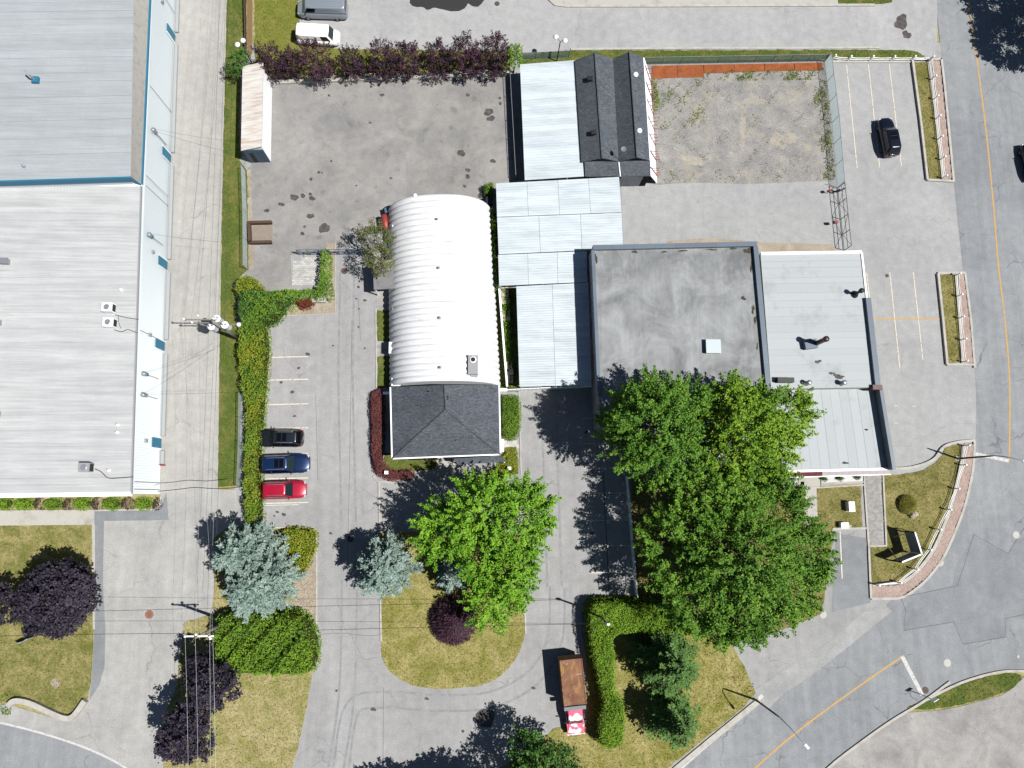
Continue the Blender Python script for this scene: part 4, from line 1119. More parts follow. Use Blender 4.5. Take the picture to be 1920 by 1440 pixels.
for px, py, rx, ry in ((1190, 472, 9, 3), (1245, 472, 6, 3), (1280, 470, 14, 2), (1335, 468, 14, 2), (1375, 466, 12, 2), (1402, 470, 9, 8), (1409, 500, 3, 14), (1118, 486, 3, 14), (1394, 559, 7, 5), (1412, 580, 4, 10), (1416, 600, 3, 12), (1420, 650, 2, 8)):
    blob('debris', px, py, rx * .7, ry * .7, M['moss'], gb, 0, 16, .5).data.transform(Matrix.Translation((0, 0, 0)))
for o in [o for o in bpy.data.objects if o.name.startswith('debris')]:
    # lift the litter onto the roof plane, seen through the same pixels
    for v in o.data.vertices:
        f = (H - GH - .012) / H
        v.co = Vector((v.co.x * f, v.co.y * f, GH + .004))

# ---------------- pale flat roofed shop, two levels
PH, PH2 = 4.4, 3.3
r1 = [(1424, 475), (1616, 472), (1644, 726), (1445, 728)]
ps, w1 = flat_building('corner_shop', 'low shop with pale rolled roofing, flues and a maroon and pink front awning', [(1426, 476), (1615, 473), (1643, 726), (1446, 729)], PH, M['wall_cream'], 'shop')
panels(ps, w1, 17, 1, M['roof_pale'], 'roof_roll', jit=.006, thick=0, gap=0.012)
coping(ps, w1[0], w1[1], .3, PH - .3, PH + .12, M['white_trim'], 5, 'edge_trim')
a, b = w1[1].lerp(w1[2], .35), w1[2]
coping(ps, a, b, .55, PH - .4, PH + .38, M['coping'], 6, 'parapet')
coping(ps, w1[1], a, .2, PH - .2, PH + .1, M['white_trim'], 3, 'edge_trim')
w2 = [P(x, y, PH2) for x, y in ((1452, 729), (1641, 729), (1664, 879), (1468, 884))]
MB().prism([(p.x, p.y) for p in w2], -.02, PH2 - .06).build('front_wall', M['wall_cream'], ps)
panels(ps, w2, 1, 11, M['roof_pale'], 'roof_roll', jit=.006, thick=0, gap=0.008, along='v')
coping(ps, w2[1] + Vector((0, .1, 0)), w2[2] + Vector((.1, -.1, 0)), .35, PH2 - .3, PH2 + 1.05, M['coping'], 5, 'parapet')
a, b = w2[1] + Vector((.24, .1, 0)), w2[2] + Vector((.34, -.1, 0))
strip(MB(), [a, b], .2, .8, PH2 + .8).build('side_cladding', M['brown_pipe'], ps)
coping(ps, w2[3], w2[2], .25, PH2 - .2, PH2 + .16, M['white_trim'], 5, 'edge_trim')
a0, b0 = P(1467, 884, PH2 + .05), P(1667, 877, PH2 + .05)
a1, b1 = P(1464, 895, 2.5), P(1670, 889, 2.5)
NA = 16
for i in range(NA):
    f0, f1 = i / NA, (i + .985) / NA
    q = [a0.lerp(b0, f0), a1.lerp(b1, f0), a1.lerp(b1, f1), a0.lerp(b0, f1)]
    MB().add(q + [x + Vector((0, .04, -.06)) for x in q], [(0, 1, 2, 3), (7, 6, 5, 4), (0, 4, 5, 1), (1, 5, 6, 2), (2, 6, 7, 3), (3, 7, 4, 0)]).build('awning_panel', M['maroon'] if i < 6 else M['pink_awning'], ps)
coping(ps, a1 + Vector((0, -.03, 0)), b1 + Vector((0, -.03, 0)), .08, 2.35, 2.52, M['white_trim'], 4, 'awning_edge')
# flues
p = P(1526, 646, PH)
fl = MB().box((p.x - .55, p.y - .05, PH + .3), (1.3, .95, .6), .15).build('flue_base', M['coping'], ps)
MB().lathe((p.x, p.y, PH), [(.25, 0), (.25, 2.5), (.3, 2.52), (.3, 2.75), (.1, 2.85)], 18).build('flue', M['brown_pipe'], ps, True)
p = P(1602, 552, PH)
MB().lathe((p.x, p.y, PH), [(.42, 0), (.3, .25), (.15, .3), (.15, 1.3), (.26, 1.32), (.26, 1.5), (.08, 1.6)], 16).build('flue', M['black_metal'], ps, True)
for px, py, mt in ((1512, 719, 'galv'), (1577, 719, 'brown_pipe')):
    p = P(px, py, PH)
    MB().lathe((p.x, p.y, PH), [(.28, 0), (.2, .1), (.2, .6), (.26, .62), (.26, .75), (.1, .82)], 16).build('vent', M['galv'], ps, True)
p = P(1469, 714, PH); MB().box((p.x, p.y, PH + .3), (1.7, .5, .7)).build('roof_box', M['black_metal'], ps)
p = P(1640, 727, PH); MB().box((p.x + .1, p.y, PH - .1), (1.0, .5, 1.0)).build('sign_housing', M['brown_pipe'], ps)
vp = P(1625, 806, PH2); vent_pipe(ps, (vp.x, vp.y, PH2), .3, .07, M['galv'])
for px, py, r in ((1585, 868, 5), (1560, 545, 0), (1534, 678, 6), (1573, 706, 9), (1560, 700, 5)):
    if r:
        o = blob('debris', px, py, r, r * .5, M['moss'] if py > 800 else M['oil'], ps, 0, 14, .5)
        hh = PH2 if py > 740 else PH
        for v in o.data.vertices:
            f = (H - hh - .025) / H
            v.co = Vector((v.co.x * f, v.co.y * f, hh + .022))

# ================================================================== VEGETATION
M['bark'] = plain('bark', (112, 98, 86), .95, .1, var=.2, bump=.5)
M['bark_grey'] = plain('grey_bark', (150, 144, 138), .95, .1, var=.15, bump=.4)
LM = {
    'maple': leafmat('maple_leaf', (84, 142, 26), (156, 206, 58), .2, .62),
    'maple2': leafmat('maple_leaf_deep', (72, 120, 32), (134, 178, 58), .2, .62),
    'maple3': leafmat('maple_leaf_yellowish', (90, 138, 30), (158, 194, 54), .2, .62),
    'purple': leafmat('purple_leaf', (52, 34, 46), (104, 66, 84), .15, .5),
    'black_purple': leafmat('dark_purple_leaf', (44, 38, 52), (88, 78, 96), .12, .45),
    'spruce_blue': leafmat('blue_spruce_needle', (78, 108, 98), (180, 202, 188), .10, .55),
    'spruce_green': leafmat('green_spruce_needle', (58, 96, 40), (118, 158, 74), .14, .6),
    'hedge': leafmat('cedar_leaf', (88, 130, 28), (154, 192, 52), .28, .66),
    'hedge_yellow': leafmat('yellow_hedge_leaf', (112, 138, 30), (184, 190, 56), .25, .58),
    'vine': leafmat('vine_leaf', (76, 124, 32), (146, 182, 56), .25, .6),
    'vine_dark': leafmat('dark_vine_leaf', (56, 98, 44), (104, 146, 66), .25, .52),
    'barberry': leafmat('barberry_leaf', (104, 46, 56), (168, 92, 98), .15, .5),
    'redshrub': leafmat('red_shrub_leaf', (120, 44, 36), (176, 84, 62), .15, .5),
    'olive': leafmat('olive_leaf', (92, 104, 46), (158, 160, 92), .22, .5),
    'cream': leafmat('cream_leaf', (196, 200, 120), (230, 226, 170), .2, .5),
    'weed': leafmat('weed_leaf', (96, 122, 34), (160, 172, 70), .22, .5),
    'dark': leafmat('deep_green_leaf', (54, 96, 34), (104, 152, 58), .2, .55),
    'plume': leafmat('pampas_leaf', (120, 120, 36), (166, 158, 70), .2, .5),
}
def unit(v): return v / np.maximum(np.linalg.norm(v, axis=1, keepdims=True), 1e-9)
def leaves(name, c, normal, length, width, mat, parent, var=None, axis=None, kind=None):
    n = len(c)
    r = rng.normal(size=(n, 3)) if axis is None else axis
    normal = unit(normal)
    a = unit(r - normal * np.sum(r * normal, 1, keepdims=True))
    b = np.cross(normal, a)
    L = (length * rng.uniform(.5, 1.4, n))[:, None] if np.isscalar(length) else length[:, None]
    W = (width * rng.uniform(.7, 1.3, n))[:, None] if np.isscalar(width) else width[:, None]
    fold = normal * W * .25
    v = np.stack([c - a * L / 2, c + b * W / 2 - fold, c + a * L / 2, c - b * W / 2 - fold], 1).reshape(-1, 3)
    return np_mesh(name, v, 4, mat, parent, rng.random(n) if var is None else var, kind)
def crown_cloud(lobes, dens=1.1, per=60, cl=1.0, cw=.36, spread_dn=.45, inner=.5, up=.55):
    """lobes (x,y,z,r,rz): clumps of leaves growing outwards over the lobes, and some inside"""
    Cc, Nn, Vv = [], [], []
    lob = np.array(lobes)
    for x, y, z, r, rz in lobes:
        n = max(6, int(dens * 2 * math.pi * r * (r + rz) * .8))
        d = unit(rng.normal(size=(n * 3, 3)))
        d = d[d[:, 2] > -spread_dn][:n]
        R = np.array([r, r, rz])
        f = rng.uniform(.72, 1.06, len(d))[:, None]
        cc = np.array([x, y, z]) + d * R * f
        keep = np.ones(len(cc), bool)
        for (x2, y2, z2, r2, rz2) in lobes:
            if (x2, y2, z2) == (x, y, z): continue
            q = (cc - np.array([x2, y2, z2])) / np.array([r2, r2, rz2])
            keep &= (np.sum(q * q, 1) > .45)
        cc, d = cc[keep], d[keep]
        m = len(cc)
        if m == 0: continue
        ax = unit(d * np.array([1, 1, .7]) + np.array([0, 0, up]) + rng.normal(0, .2, (m, 3)))
        size = rng.uniform(.65, 1.35, m)
        k = rng.poisson(per, m) + 4
        idx = np.repeat(np.arange(m), k)
        t = rng.uniform(-.6, .75, len(idx))
        s = size[idx]
        wdt = cw * s * np.clip(1.1 - (t + .6) * .68, .14, 1)
        pos = cc[idx] + ax[idx] * (t * cl * s)[:, None] + rng.normal(size=(len(idx), 3)) * wdt[:, None]
        nr = ax[idx] * .35 + np.array([0, 0, .75]) + rng.normal(0, .55, (len(idx), 3))
        hue = rng.normal(0, .22, m) + rng.normal(0, .13)
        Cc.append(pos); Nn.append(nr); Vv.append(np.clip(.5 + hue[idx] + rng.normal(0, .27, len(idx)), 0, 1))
        n2 = int(inner * r * r * rz * 8)
        if n2:
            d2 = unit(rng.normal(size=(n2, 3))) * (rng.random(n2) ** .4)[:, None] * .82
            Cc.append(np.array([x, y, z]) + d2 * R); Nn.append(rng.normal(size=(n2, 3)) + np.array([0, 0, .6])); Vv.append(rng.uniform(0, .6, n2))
    return np.concatenate(Cc), np.concatenate(Nn), np.concatenate(Vv)
def px_lobe(px, py, h, rpx, rz):
    p = P(px, py, h); q = P(px + rpx, py, h)
    return (p.x, p.y, h, (q - p).length, rz)
def tree(name, label, lobes_px, height, mat, trunk_px=None, leaf=(.26, .19), dens=1.1, per=60, cl=1.0, cw=.36, inner=.5, group=None, trunk_r=.2, spread_dn=.45, up=.55, bark='bark', cat='tree'):
    lobes = [px_lobe(*l) for l in lobes_px]
    if trunk_px: b = P(trunk_px[0], trunk_px[1], 0)
    else:
        b = Vector((sum(l[0] * l[3] for l in lobes) / sum(l[3] for l in lobes), sum(l[1] * l[3] for l in lobes) / sum(l[3] for l in lobes), 0))
    e = empty(name, b, label, cat, group)
    fork = Vector((b.x + .15, b.y + .1, height * .34))
    MB().tube([b + Vector((0, 0, -.05)), b + Vector((.05, 0, height * .15)), fork], [trunk_r * 1.4, trunk_r, trunk_r * .85], 9).build('trunk', M[bark], e, True)
    for l in lobes:
        c = Vector(l[:3])
        mid = fork.lerp(c, .5) + Vector((0, 0, -.3))
        MB().tube([fork - Vector((0, 0, .2)), mid, c, c + Vector((0, 0, l[4] * .6))], [trunk_r * .6, trunk_r * .42, trunk_r * .25, .03], 7).build('branch', M[bark], e, True)
        br = MB()
        for k_ in range(5):
            a = random.uniform(0, 6.28)
            d_ = Vector((math.cos(a), math.sin(a), random.uniform(.1, .7)))
            br.tube([mid.lerp(c, .7), c + d_ * l[3] * .35, c + Vector((d_.x * l[3] * .8, d_.y * l[3] * .8, d_.z * l[4] * .7))], [.07, .045, .02], 5)
        br.build('twigs', M[bark], e)
    c, nr, v = crown_cloud(lobes, dens, per, cl, cw, spread_dn, inner, up)
    c[:, 2] = np.maximum(c[:, 2], .15)
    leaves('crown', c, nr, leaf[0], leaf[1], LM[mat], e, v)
    return e
# --- green maples
tree('maple_tree', 'bright green maple on the drive island in front of the office', [(905, 958, 7.5, 62, 3.0), (845, 990, 6.5, 52, 2.4), (965, 985, 7, 58, 2.6), (1005, 962, 6, 34, 2.0), (900, 925, 6, 34, 2.2), (985, 925, 5.6, 26, 1.6), (905, 1035, 6.5, 46, 2.4), (815, 1010, 5.4, 32, 1.8)], 10.5, 'maple', per=120, cl=1.55, cw=.25, dens=1.15, leaf=(.18, .14), inner=.4)
tree('maple_tree', 'smaller deep green maple leaning over the purple fountain shrub', [(950, 1085, 6, 44, 2.4), (915, 1135, 5, 40, 2.0), (968, 1050, 6, 42, 2.2), (975, 1105, 4.6, 28, 1.6)], 8.5, 'maple', per=110, cl=1.4, cw=.25, dens=1.15, leaf=(.18, .14), inner=.4)
tree('maple_tree', 'maple overlapping the left front corner of the grey flat roof', [(1230, 800, 10.5, 74, 3.2), (1180, 770, 8, 40, 2.2), (1285, 760, 8.5, 46, 2.4), (1175, 840, 8, 38, 2.4), (1280, 850, 8.5, 52, 2.4), (1225, 740, 8, 38, 2), (1235, 870, 7.5, 42, 2.2), (1150, 800, 7.5, 30, 2)], 13, 'maple2', per=105, dens=1.35, cl=1.25, cw=.27, leaf=(.18, .14), inner=.5)
tree('maple_tree', 'yellowish maple between the grey roof and the pale shop roof', [(1395, 810, 10, 62, 3), (1370, 750, 8, 40, 2.2), (1435, 760, 8, 34, 2), (1480, 775, 8, 40, 2), (1455, 830, 8, 46, 2.2), (1350, 850, 8, 48, 2.4), (1415, 880, 7.5, 46, 2.2), (1330, 790, 8, 36, 2)], 12.5, 'maple3', per=105, dens=1.35, cl=1.25, cw=.27, leaf=(.18, .14), inner=.5)
tree('maple_tree', 'largest maple with broad round crown above the clipped hedge', [(1390, 1045, 10.5, 95, 3.4), (1290, 985, 8.5, 62, 2.6), (1270, 1060, 8, 54, 2.6), (1350, 960, 8.5, 60, 2.6), (1310, 1120, 8, 60, 2.6), (1400, 1140, 7.5, 58, 2.4), (1470, 1100, 8, 62, 2.6), (1500, 1030, 8, 52, 2.6), (1450, 975, 8, 60, 2.6), (1385, 1165, 6.5, 34, 1.8), (1515, 1055, 7.5, 36, 2.2), (1350, 1050, 8, 60, 3), (1430, 1040, 8, 60, 3), (1245, 1020, 7.5, 42, 2.2), (1300, 930, 8, 44, 2.4), (1400, 915, 7.5, 44, 2.2), (1460, 920, 7, 36, 2), (1345, 1175, 6, 34, 1.6)], 13.5, 'maple2', per=105, dens=1.3, cl=1.3, cw=.28, leaf=(.18, .14), inner=.5, trunk_r=.32)
# --- trees outside the lower and right edges, seen by crown tip or shadow
tree('maple_tree', 'dark green leafy tree cut by the bottom edge near the truck', [(1020, 1450, 5.5, 50, 2.4), (985, 1480, 5.5, 46, 2.2), (1070, 1490, 5, 44, 2.0), (985, 1408, 4.6, 30, 1.6), (1045, 1428, 4.6, 28, 1.5)], 8, 'dark', leaf=(.22, .16), dens=1.4, per=55)
tree('maple_tree', 'tree below the bottom edge whose shadow reaches the drive', [(890, 1540, 6, 50, 2.4), (840, 1560, 6, 50, 2.4), (940, 1548, 6, 44, 2.4), (790, 1540, 5.5, 38, 2.0), (745, 1530, 5.0, 34, 1.8)], 8.5, 'dark', leaf=(.24, .18), dens=1.6, per=60, inner=.9)
tree('maple_tree', 'tree at the top right corner shading the main road', [(2042, 20, 7, 58, 3), (2030, -60, 7, 66, 3), (2090, 0, 7, 60, 3)], 10.5, 'dark', leaf=(.26, .2), dens=1.6, per=60, inner=1.2)
# --- dark purple round trees
tree('purple_maple', 'round blackish purple maple on the lower left lawn', [(106, 1118, 4.6, 60, 3.2), (84, 1128, 4.2, 46, 2.6), (130, 1112, 4.2, 44, 2.6), (108, 1094, 4.0, 42, 2.4), (105, 1148, 4, 44, 2.4), (142, 1132, 3.8, 32, 2.0), (70, 1146, 3.8, 34, 2.0)], 7, 'black_purple', leaf=(.24, .19), dens=1.7, per=45, cl=.6, cw=.34, group='dark purple maples')
tree('purple_maple', 'dark purple maple cut by the left picture edge', [(-14, 1125, 4.2, 26, 2.2), (-30, 1140, 4.2, 36, 2.4), (4, 1128, 4, 18, 1.6)], 7, 'black_purple', leaf=(.24, .19), dens=1.7, per=45, cl=.6, cw=.34, group='dark purple maples')
tree('purple_maple', 'lower left dark purple tree under the power lines', [(346, 1372, 4.4, 40, 2.6), (366, 1340, 4.2, 30, 2.2), (334, 1390, 3.8, 30, 2), (368, 1388, 3.8, 30, 2)], 6.5, 'black_purple', leaf=(.24, .19), dens=1.7, per=45, cl=.7, cw=.34, group='dark purple maples')
tree('purple_maple', 'dark purple tree beneath the big green bush by the power lines', [(396, 1278, 4.4, 33, 2.4), (378, 1250, 4, 22, 2), (420, 1288, 3.8, 25, 1.8), (388, 1312, 3.8, 24, 1.8)], 6, 'black_purple', leaf=(.24, .19), dens=1.7, per=45, cl=.7, cw=.34, group='dark purple maples')
# --- row of purple shrubs along the yard
rows = [(523, 142, 26, 5.0, 'first'), (556, 141, 20, 4.0, 'second'), (603, 140, 31, 5.2, 'third'), (667, 140, 24, 4.2, 'fourth'), (722, 139, 27, 5.2, 'fifth'), (765, 138, 26, 4.8, 'sixth'), (822, 137, 28, 4.8, 'seventh'), (872, 136, 31, 5.6, 'eighth'), (926, 134, 30, 5.6, 'ninth')]
for bx, by, r, hh, nm in rows:
    p = P(bx, by, 0)
    e = empty('purple_plum', p, '%s purple leaved shrub tree from the shed along the yard wall' % nm, 'tree', 'purple shrub trees along the storage yard')
    rr = (P(bx + r, by, 0) - p).length
    lob = [(p.x, p.y, hh * .52, rr * .95, hh * .42), (p.x + random.uniform(-.4, .4), p.y + .2, hh * .78, rr * .6, hh * .2), (p.x + random.uniform(-.6, .6), p.y - .3, hh * .36, rr * .8, hh * .28)]
    MB().tube([p, p + Vector((0, 0, hh * .5))], [.12, .06], 6).build('trunk', M['bark'], e)
    c, nr, v = crown_cloud(lob, 2.2, 34, .75, .2, .6, .6, .7)
    c[:, 2] = np.maximum(c[:, 2], .1)
    leaves('crown', c, nr, .16, .10, LM['purple'], e, v)
tree('shrub_tree', 'small green tree ending the purple row near the workshop canopy', [(963, 112, 2.6, 16, 1.9), (967, 98, 3.6, 11, 1.2)], 4, 'vine', leaf=(.15, .1), dens=2.6, per=30, cl=.5, cw=.22, trunk_r=.08)
tree('shrub_tree', 'dark green bushy tree squeezed between alley lamp and shed', [(449, 116, 2.6, 15, 1.8), (440, 132, 2.2, 11, 1.3), (458, 104, 3, 10, 1.2)], 4, 'dark', leaf=(.15, .1), dens=2.6, per=28, cl=.5, cw=.22, trunk_r=.08)
tree('birch_tree', 'sparse olive green tree leaning against the white half-round hut', [(700, 455, 4.6, 26, 1.8), (712, 485, 4.8, 26, 1.6), (688, 445, 4.2, 18, 1.3), (722, 447, 4.6, 16, 1.2), (700, 426, 4, 14, 1), (718, 495, 4.4, 20, 1.2)], 6.5, 'olive', leaf=(.15, .09), dens=1.7, per=30, cl=.6, cw=.26, inner=.1, bark='bark_grey', trunk_r=.12)

# --- spruces
def spruce(label, px, py, height, rpx, mat, z0=.8, group=None, levels=24, nb=11, tipbare=False, droop=.25, sp=.34):
    hm = height * .35
    b3 = P(px, py, hm); b = Vector((b3.x, b3.y, 0))
    r = (P(px + rpx, py, hm) - b3).length
    e = empty('spruce_tree', b, label, 'tree', group)
    MB().tube([b, b + Vector((0, 0, height * .6)), b + Vector((0, 0, height * .98))], [.2, .12, .02], 8).build('trunk', M['bark'], e, True)
    cs, ax, nm, var, brm = [], [], [], [], MB()
    for i in range(levels):
        f = i / (levels - 1)
        z = z0 + (height - z0) * f
        R = r * (1 - f) ** .56 * random.uniform(.88, 1.05) + .12
        if f < .12: R *= .8 + f * 1.6
        n = max(4, int(nb * (1 - f * .5)))
        a0 = random.uniform(0, 6.28)
        for j in range(n):
            a = a0 + 6.283 * j / n + random.uniform(-.25, .25)
            Rb = R * random.uniform(.6, 1.18)
            d = Vector((math.cos(a), math.sin(a), 0)); s = Vector((-d.y, d.x, 0))
            rise = random.uniform(-.05, .25) + f * .6
            m = max(4, int(Rb / .13))
            hue = random.uniform(-.25, .25)
            tip = b + Vector((0, 0, z)) + d * Rb + Vector((0, 0, rise * Rb - droop * Rb))
            if f < .8: brm.tube([b + Vector((0, 0, z)), tip], [.035, .012], 4, False)
            for k in range(m):
                t = (k + .7) / m
                if t < .25: continue
                q = b + Vector((0, 0, z)) + d * (Rb * t) + Vector((0, 0, rise * Rb * t - droop * Rb * t * t))
                wid = .17 * Rb * (1.15 - t) + .08 if mat == 'spruce_blue' else .26 * Rb * (1.15 - t) + .1
                for sgn in (-1, 1):
                    for rep in range(2):
                        off = random.uniform(.1, 1) * wid
                        pos = q + s * (sgn * off) + d * (off * .45)
                        cs.append((pos.x + random.gauss(0, .04), pos.y + random.gauss(0, .04), pos.z + random.gauss(0, .06)))
                        v = s * sgn * .75 + d * .85 + Vector((0, 0, random.uniform(-.1, .5)))
                        ax.append(tuple(v)); nm.append((random.gauss(0, .35), random.gauss(0, .35), 1))
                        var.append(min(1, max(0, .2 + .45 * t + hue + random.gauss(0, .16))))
    brm.build('branches', M['bark'], e)
    cs = np.array(cs); cs[:, 2] = np.maximum(cs[:, 2], .08)
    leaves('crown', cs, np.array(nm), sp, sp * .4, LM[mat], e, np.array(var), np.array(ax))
    return e
spruce('pale blue spruce with its round shadow across the central drive', 724, 1062, 8.2, 62, 'spruce_blue', 2.0, 'blue spruces', 26, 11)
spruce('upper of the two joined blue spruces beside the left driveway', 466, 1035, 10.5, 62, 'spruce_blue', 1.2, 'blue spruces', 27, 11)
spruce('lower of the two joined blue spruces above the clipped green bush', 490, 1092, 10.0, 74, 'spruce_blue', 1.2, 'blue spruces', 28, 12)
spruce('small grey green spruce half hidden under the island maple', 850, 1078, 6.0, 36, 'spruce_blue', .6, None, 16, 9)
spruce('dark green spruce inside the corner of the clipped hedge', 1252, 1238, 8.0, 62, 'spruce_green', .6, 'green spruces', 24, 10)
spruce('thin spruce with bare grey top near the lower street', 1262, 1346, 7.0, 54, 'spruce_green', .4, 'green spruces', 20, 8)
p = P(1270, 1358, 6.0); mb = MB()
bb = Vector((P(1262, 1346, 7 * .35).x, P(1262, 1346, 7 * .35).y, 0))
for k_ in range(14):
    a = k_ * .449 * 2; d_ = Vector((math.cos(a), math.sin(a), .2))
    mb.tube([bb + Vector((0, 0, 5.6 + .08 * k_)), bb + Vector((0, 0, 5.6 + .08 * k_)) + d_ * random.uniform(.8, 1.5)], [.035, .012], 4)
mb.tube([bb + Vector((0, 0, 5)), bb + Vector((0, 0, 7.4))], [.06, .02], 5)
o = mb.build('bare_branches', M['bark_grey'], bpy.data.objects['spruce_tree.005'])

# --- hedges, shrubs and vines grown over a footprint
def edge_dist(x, y, poly):
    dmin = np.full(len(x), 1e9)
    for i in range(len(poly)):
        ax_, ay = poly[i - 1][0], poly[i - 1][1]; bx_, by_ = poly[i][0], poly[i][1]
        vx, vy = bx_ - ax_, by_ - ay; L2 = vx * vx + vy * vy + 1e-9
        t = np.clip(((x - ax_) * vx + (y - ay) * vy) / L2, 0, 1)
        dmin = np.minimum(dmin, np.hypot(x - ax_ - t * vx, y - ay - t * vy))
    return dmin
def vnoise(x, y, s, seed=0.0):
    return (np.sin(x * s + 1.3 + seed) * np.cos(y * s * 1.13 + .7 - seed) + .6 * np.sin(x * s * 2.3 - y * s * 1.7 + seed * 2) + .4 * np.cos(x * s * 4.1 + y * s * 3.7 + seed)) / 2
def hedge(name, label, poly_px, h, mat, dens=170, leaf=(.16, .1), edge=.6, rough=.25, cat='hedge', hpx=.6, group=None, core=True, mat2=None, spiky=0.0, stems=True):
    w = PL(poly_px, h * hpx)
    poly = [(p.x, p.y) for p in w]
    cx, cy = sum(p[0] for p in poly) / len(poly), sum(p[1] for p in poly) / len(poly)
    e = empty(name, (cx, cy, 0), label, cat, group)
    grow = inset(poly, -.08)
    x, y = poly_samples([tuple(p) for p in grow], dens)
    sd_ = random.uniform(0, 6)
    d = edge_dist(x, y, poly) * np.where(in_poly(x, y, poly), 1, -.3)
    d = d + rough * .5 * vnoise(x, y, 3.1, sd_) + rng.normal(0, .03, len(x))
    kp = d > -.06
    x, y, d = x[kp], y[kp], d[kp]
    n = len(x)
    hh = h * (1 + rough * vnoise(x, y, 1.6, sd_) + rough * .5 * vnoise(x, y, 5, sd_))
    f = np.clip(d / edge, 0.0, 1)
    z = hh * np.sqrt(np.clip(1 - (1 - f) ** 2, 0, 1))
    side = f < .5
    u = np.where(side, rng.random(n) ** .6, 1 - np.abs(rng.normal(0, .09, n)))
    z = np.clip(z * u + rng.normal(0, .03, n) + rng.exponential(.12 * rough * 3, n) * (rng.random(n) < .25), .05, None)
    # outward tilt at the rim
    nx, ny = (x - cx), (y - cy)
    nr = np.stack([rng.normal(0, .5, n), rng.normal(0, .5, n), np.full(n, .9)], 1)
    c = np.stack([x, y, z], 1)
    ax = None
    if spiky:
        ax = np.stack([rng.normal(0, .5, n) + nx * spiky * .2, rng.normal(0, .5, n) + ny * spiky * .2, np.full(n, .8)], 1)
    v = np.clip(.5 + .3 * vnoise(x, y, 1.1, sd_ + 2) + rng.normal(0, .22, n), 0, 1)
    if mat2 is None:
        leaves('foliage', c, nr, leaf[0], leaf[1], LM[mat], e, v, ax)
    else:
        k2 = vnoise(x, y, .9, sd_ + 4) + rng.normal(0, .55, n) > -.1
        leaves('foliage', c[k2], nr[k2], leaf[0], leaf[1], LM[mat], e, v[k2], None if ax is None else ax[k2])
        leaves('foliage', c[~k2], nr[~k2], leaf[0], leaf[1], LM[mat2], e, v[~k2], None if ax is None else ax[~k2])
    if core:
        ci = inset(poly, min(.28, edge * .5))
        MB().prism([tuple(p) for p in ci], .02, h * .62).build('twig_core', M['twig'], e)
    return e
M['twig'] = plain('twiggy_core', (66, 70, 34), .95, .05, var=.4, bump=.8)
hedge('cedar_hedge', 'clipped L-shaped cedar hedge behind the rusty box truck', curve([(1102, 1140), (1120, 1124), (1180, 1125), (1240, 1129), (1300, 1148), (1338, 1168), (1334, 1196), (1260, 1196), (1163, 1195), (1159, 1230), (1159, 1295), (1174, 1320), (1178, 1360), (1171, 1400), (1150, 1411), (1124, 1402), (1118, 1355), (1126, 1318), (1114, 1270), (1104, 1220), (1099, 1180)], 3, True), 2.9, 'hedge', 230, (.15, .09), .75, .10, hpx=.85)
hedge('hedge', 'big green bush clump between spruces and purple trees', curve([(400, 1165), (430, 1146), (550, 1146), (580, 1172), (592, 1210), (590, 1250), (568, 1270), (470, 1270), (408, 1262), (394, 1215)], 3, True), 3.0, 'vine', 210, (.17, .11), .9, .4, mat2='hedge', hpx=.8)
hedge('hedge', 'long yellow green hedge beside the small parking lot', curve([(446, 612), (470, 596), (494, 600), (502, 640), (499, 700), (494, 760), (489, 830), (487, 900), (490, 960), (484, 986), (458, 985), (453, 930), (453, 850), (456, 780), (448, 720), (442, 660)], 3, True), 1.9, 'hedge_yellow', 200, (.16, .1), .6, .3, mat2='vine', hpx=.8)
hedge('hedge', 'yellow shrub patch right of the blue spruces by the kerb', curve([(525, 992), (588, 993), (590, 1035), (572, 1070), (552, 1075), (540, 1040)], 3, True), 1.2, 'hedge_yellow', 210, (.16, .1), .5, .3, hpx=.8)
hedge('vine', 'leafy vines over the low garden wall beside the paver pad', curve([(500, 545), (545, 541), (590, 540), (598, 510), (600, 475), (612, 464), (619, 480), (618, 520), (622, 548), (616, 560), (570, 562), (520, 566), (500, 562)], 3, True), 1.5, 'vine', 230, (.17, .12), .35, .3, hpx=.8, core=False)
hedge('shrub', 'large green shrub between pole and garden bed', curve([(445, 545), (480, 540), (520, 548), (530, 575), (515, 598), (490, 608), (455, 615), (443, 590)], 3, True), 2.6, 'vine', 220, (.17, .12), .8, .3, mat2='vine_dark', hpx=.8, cat='shrub')
hedge('shrub', 'yellow green shrub at the bottom end of the alley fence', curve([(440, 528), (455, 512), (472, 518), (490, 535), (486, 548), (450, 556), (438, 545)], 3, True), 1.8, 'hedge_yellow', 220, (.15, .1), .6, .3, hpx=.8, cat='shrub')
hedge('shrub', 'dark green yew in the small garden bed', curve([(518, 566), (535, 558), (550, 562), (551, 572), (535, 578), (520, 574)], 3, True), .9, 'dark', 300, (.12, .07), .5, .2, cat='shrub')
hedge('shrub', 'red leaved dwarf maple in the garden bed', curve([(553, 562), (570, 557), (588, 562), (584, 574), (568, 580), (556, 574)], 3, True), .9, 'redshrub', 380, (.14, .05), .5, .2, cat='shrub', spiky=1.0)
hedge('shrub', 'pale cream flowering plant at the garden bed edge', curve([(545, 573), (555, 570), (560, 580), (552, 588), (544, 584)], 3, True), .5, 'cream', 300, (.12, .09), .3, .3, cat='shrub', core=False)
hedge('barberry_hedge', 'red purple barberry hedge curving round the office corner', curve([(693, 745), (700, 731), (716, 730), (720, 745), (720, 800), (719, 850), (724, 872), (745, 882), (770, 880), (776, 893), (760, 900), (735, 902), (712, 895), (700, 880), (695, 850), (694, 800)], 3, True), 1.1, 'barberry', 330, (.15, .05), .35, .2, spiky=1.2, hpx=.8)
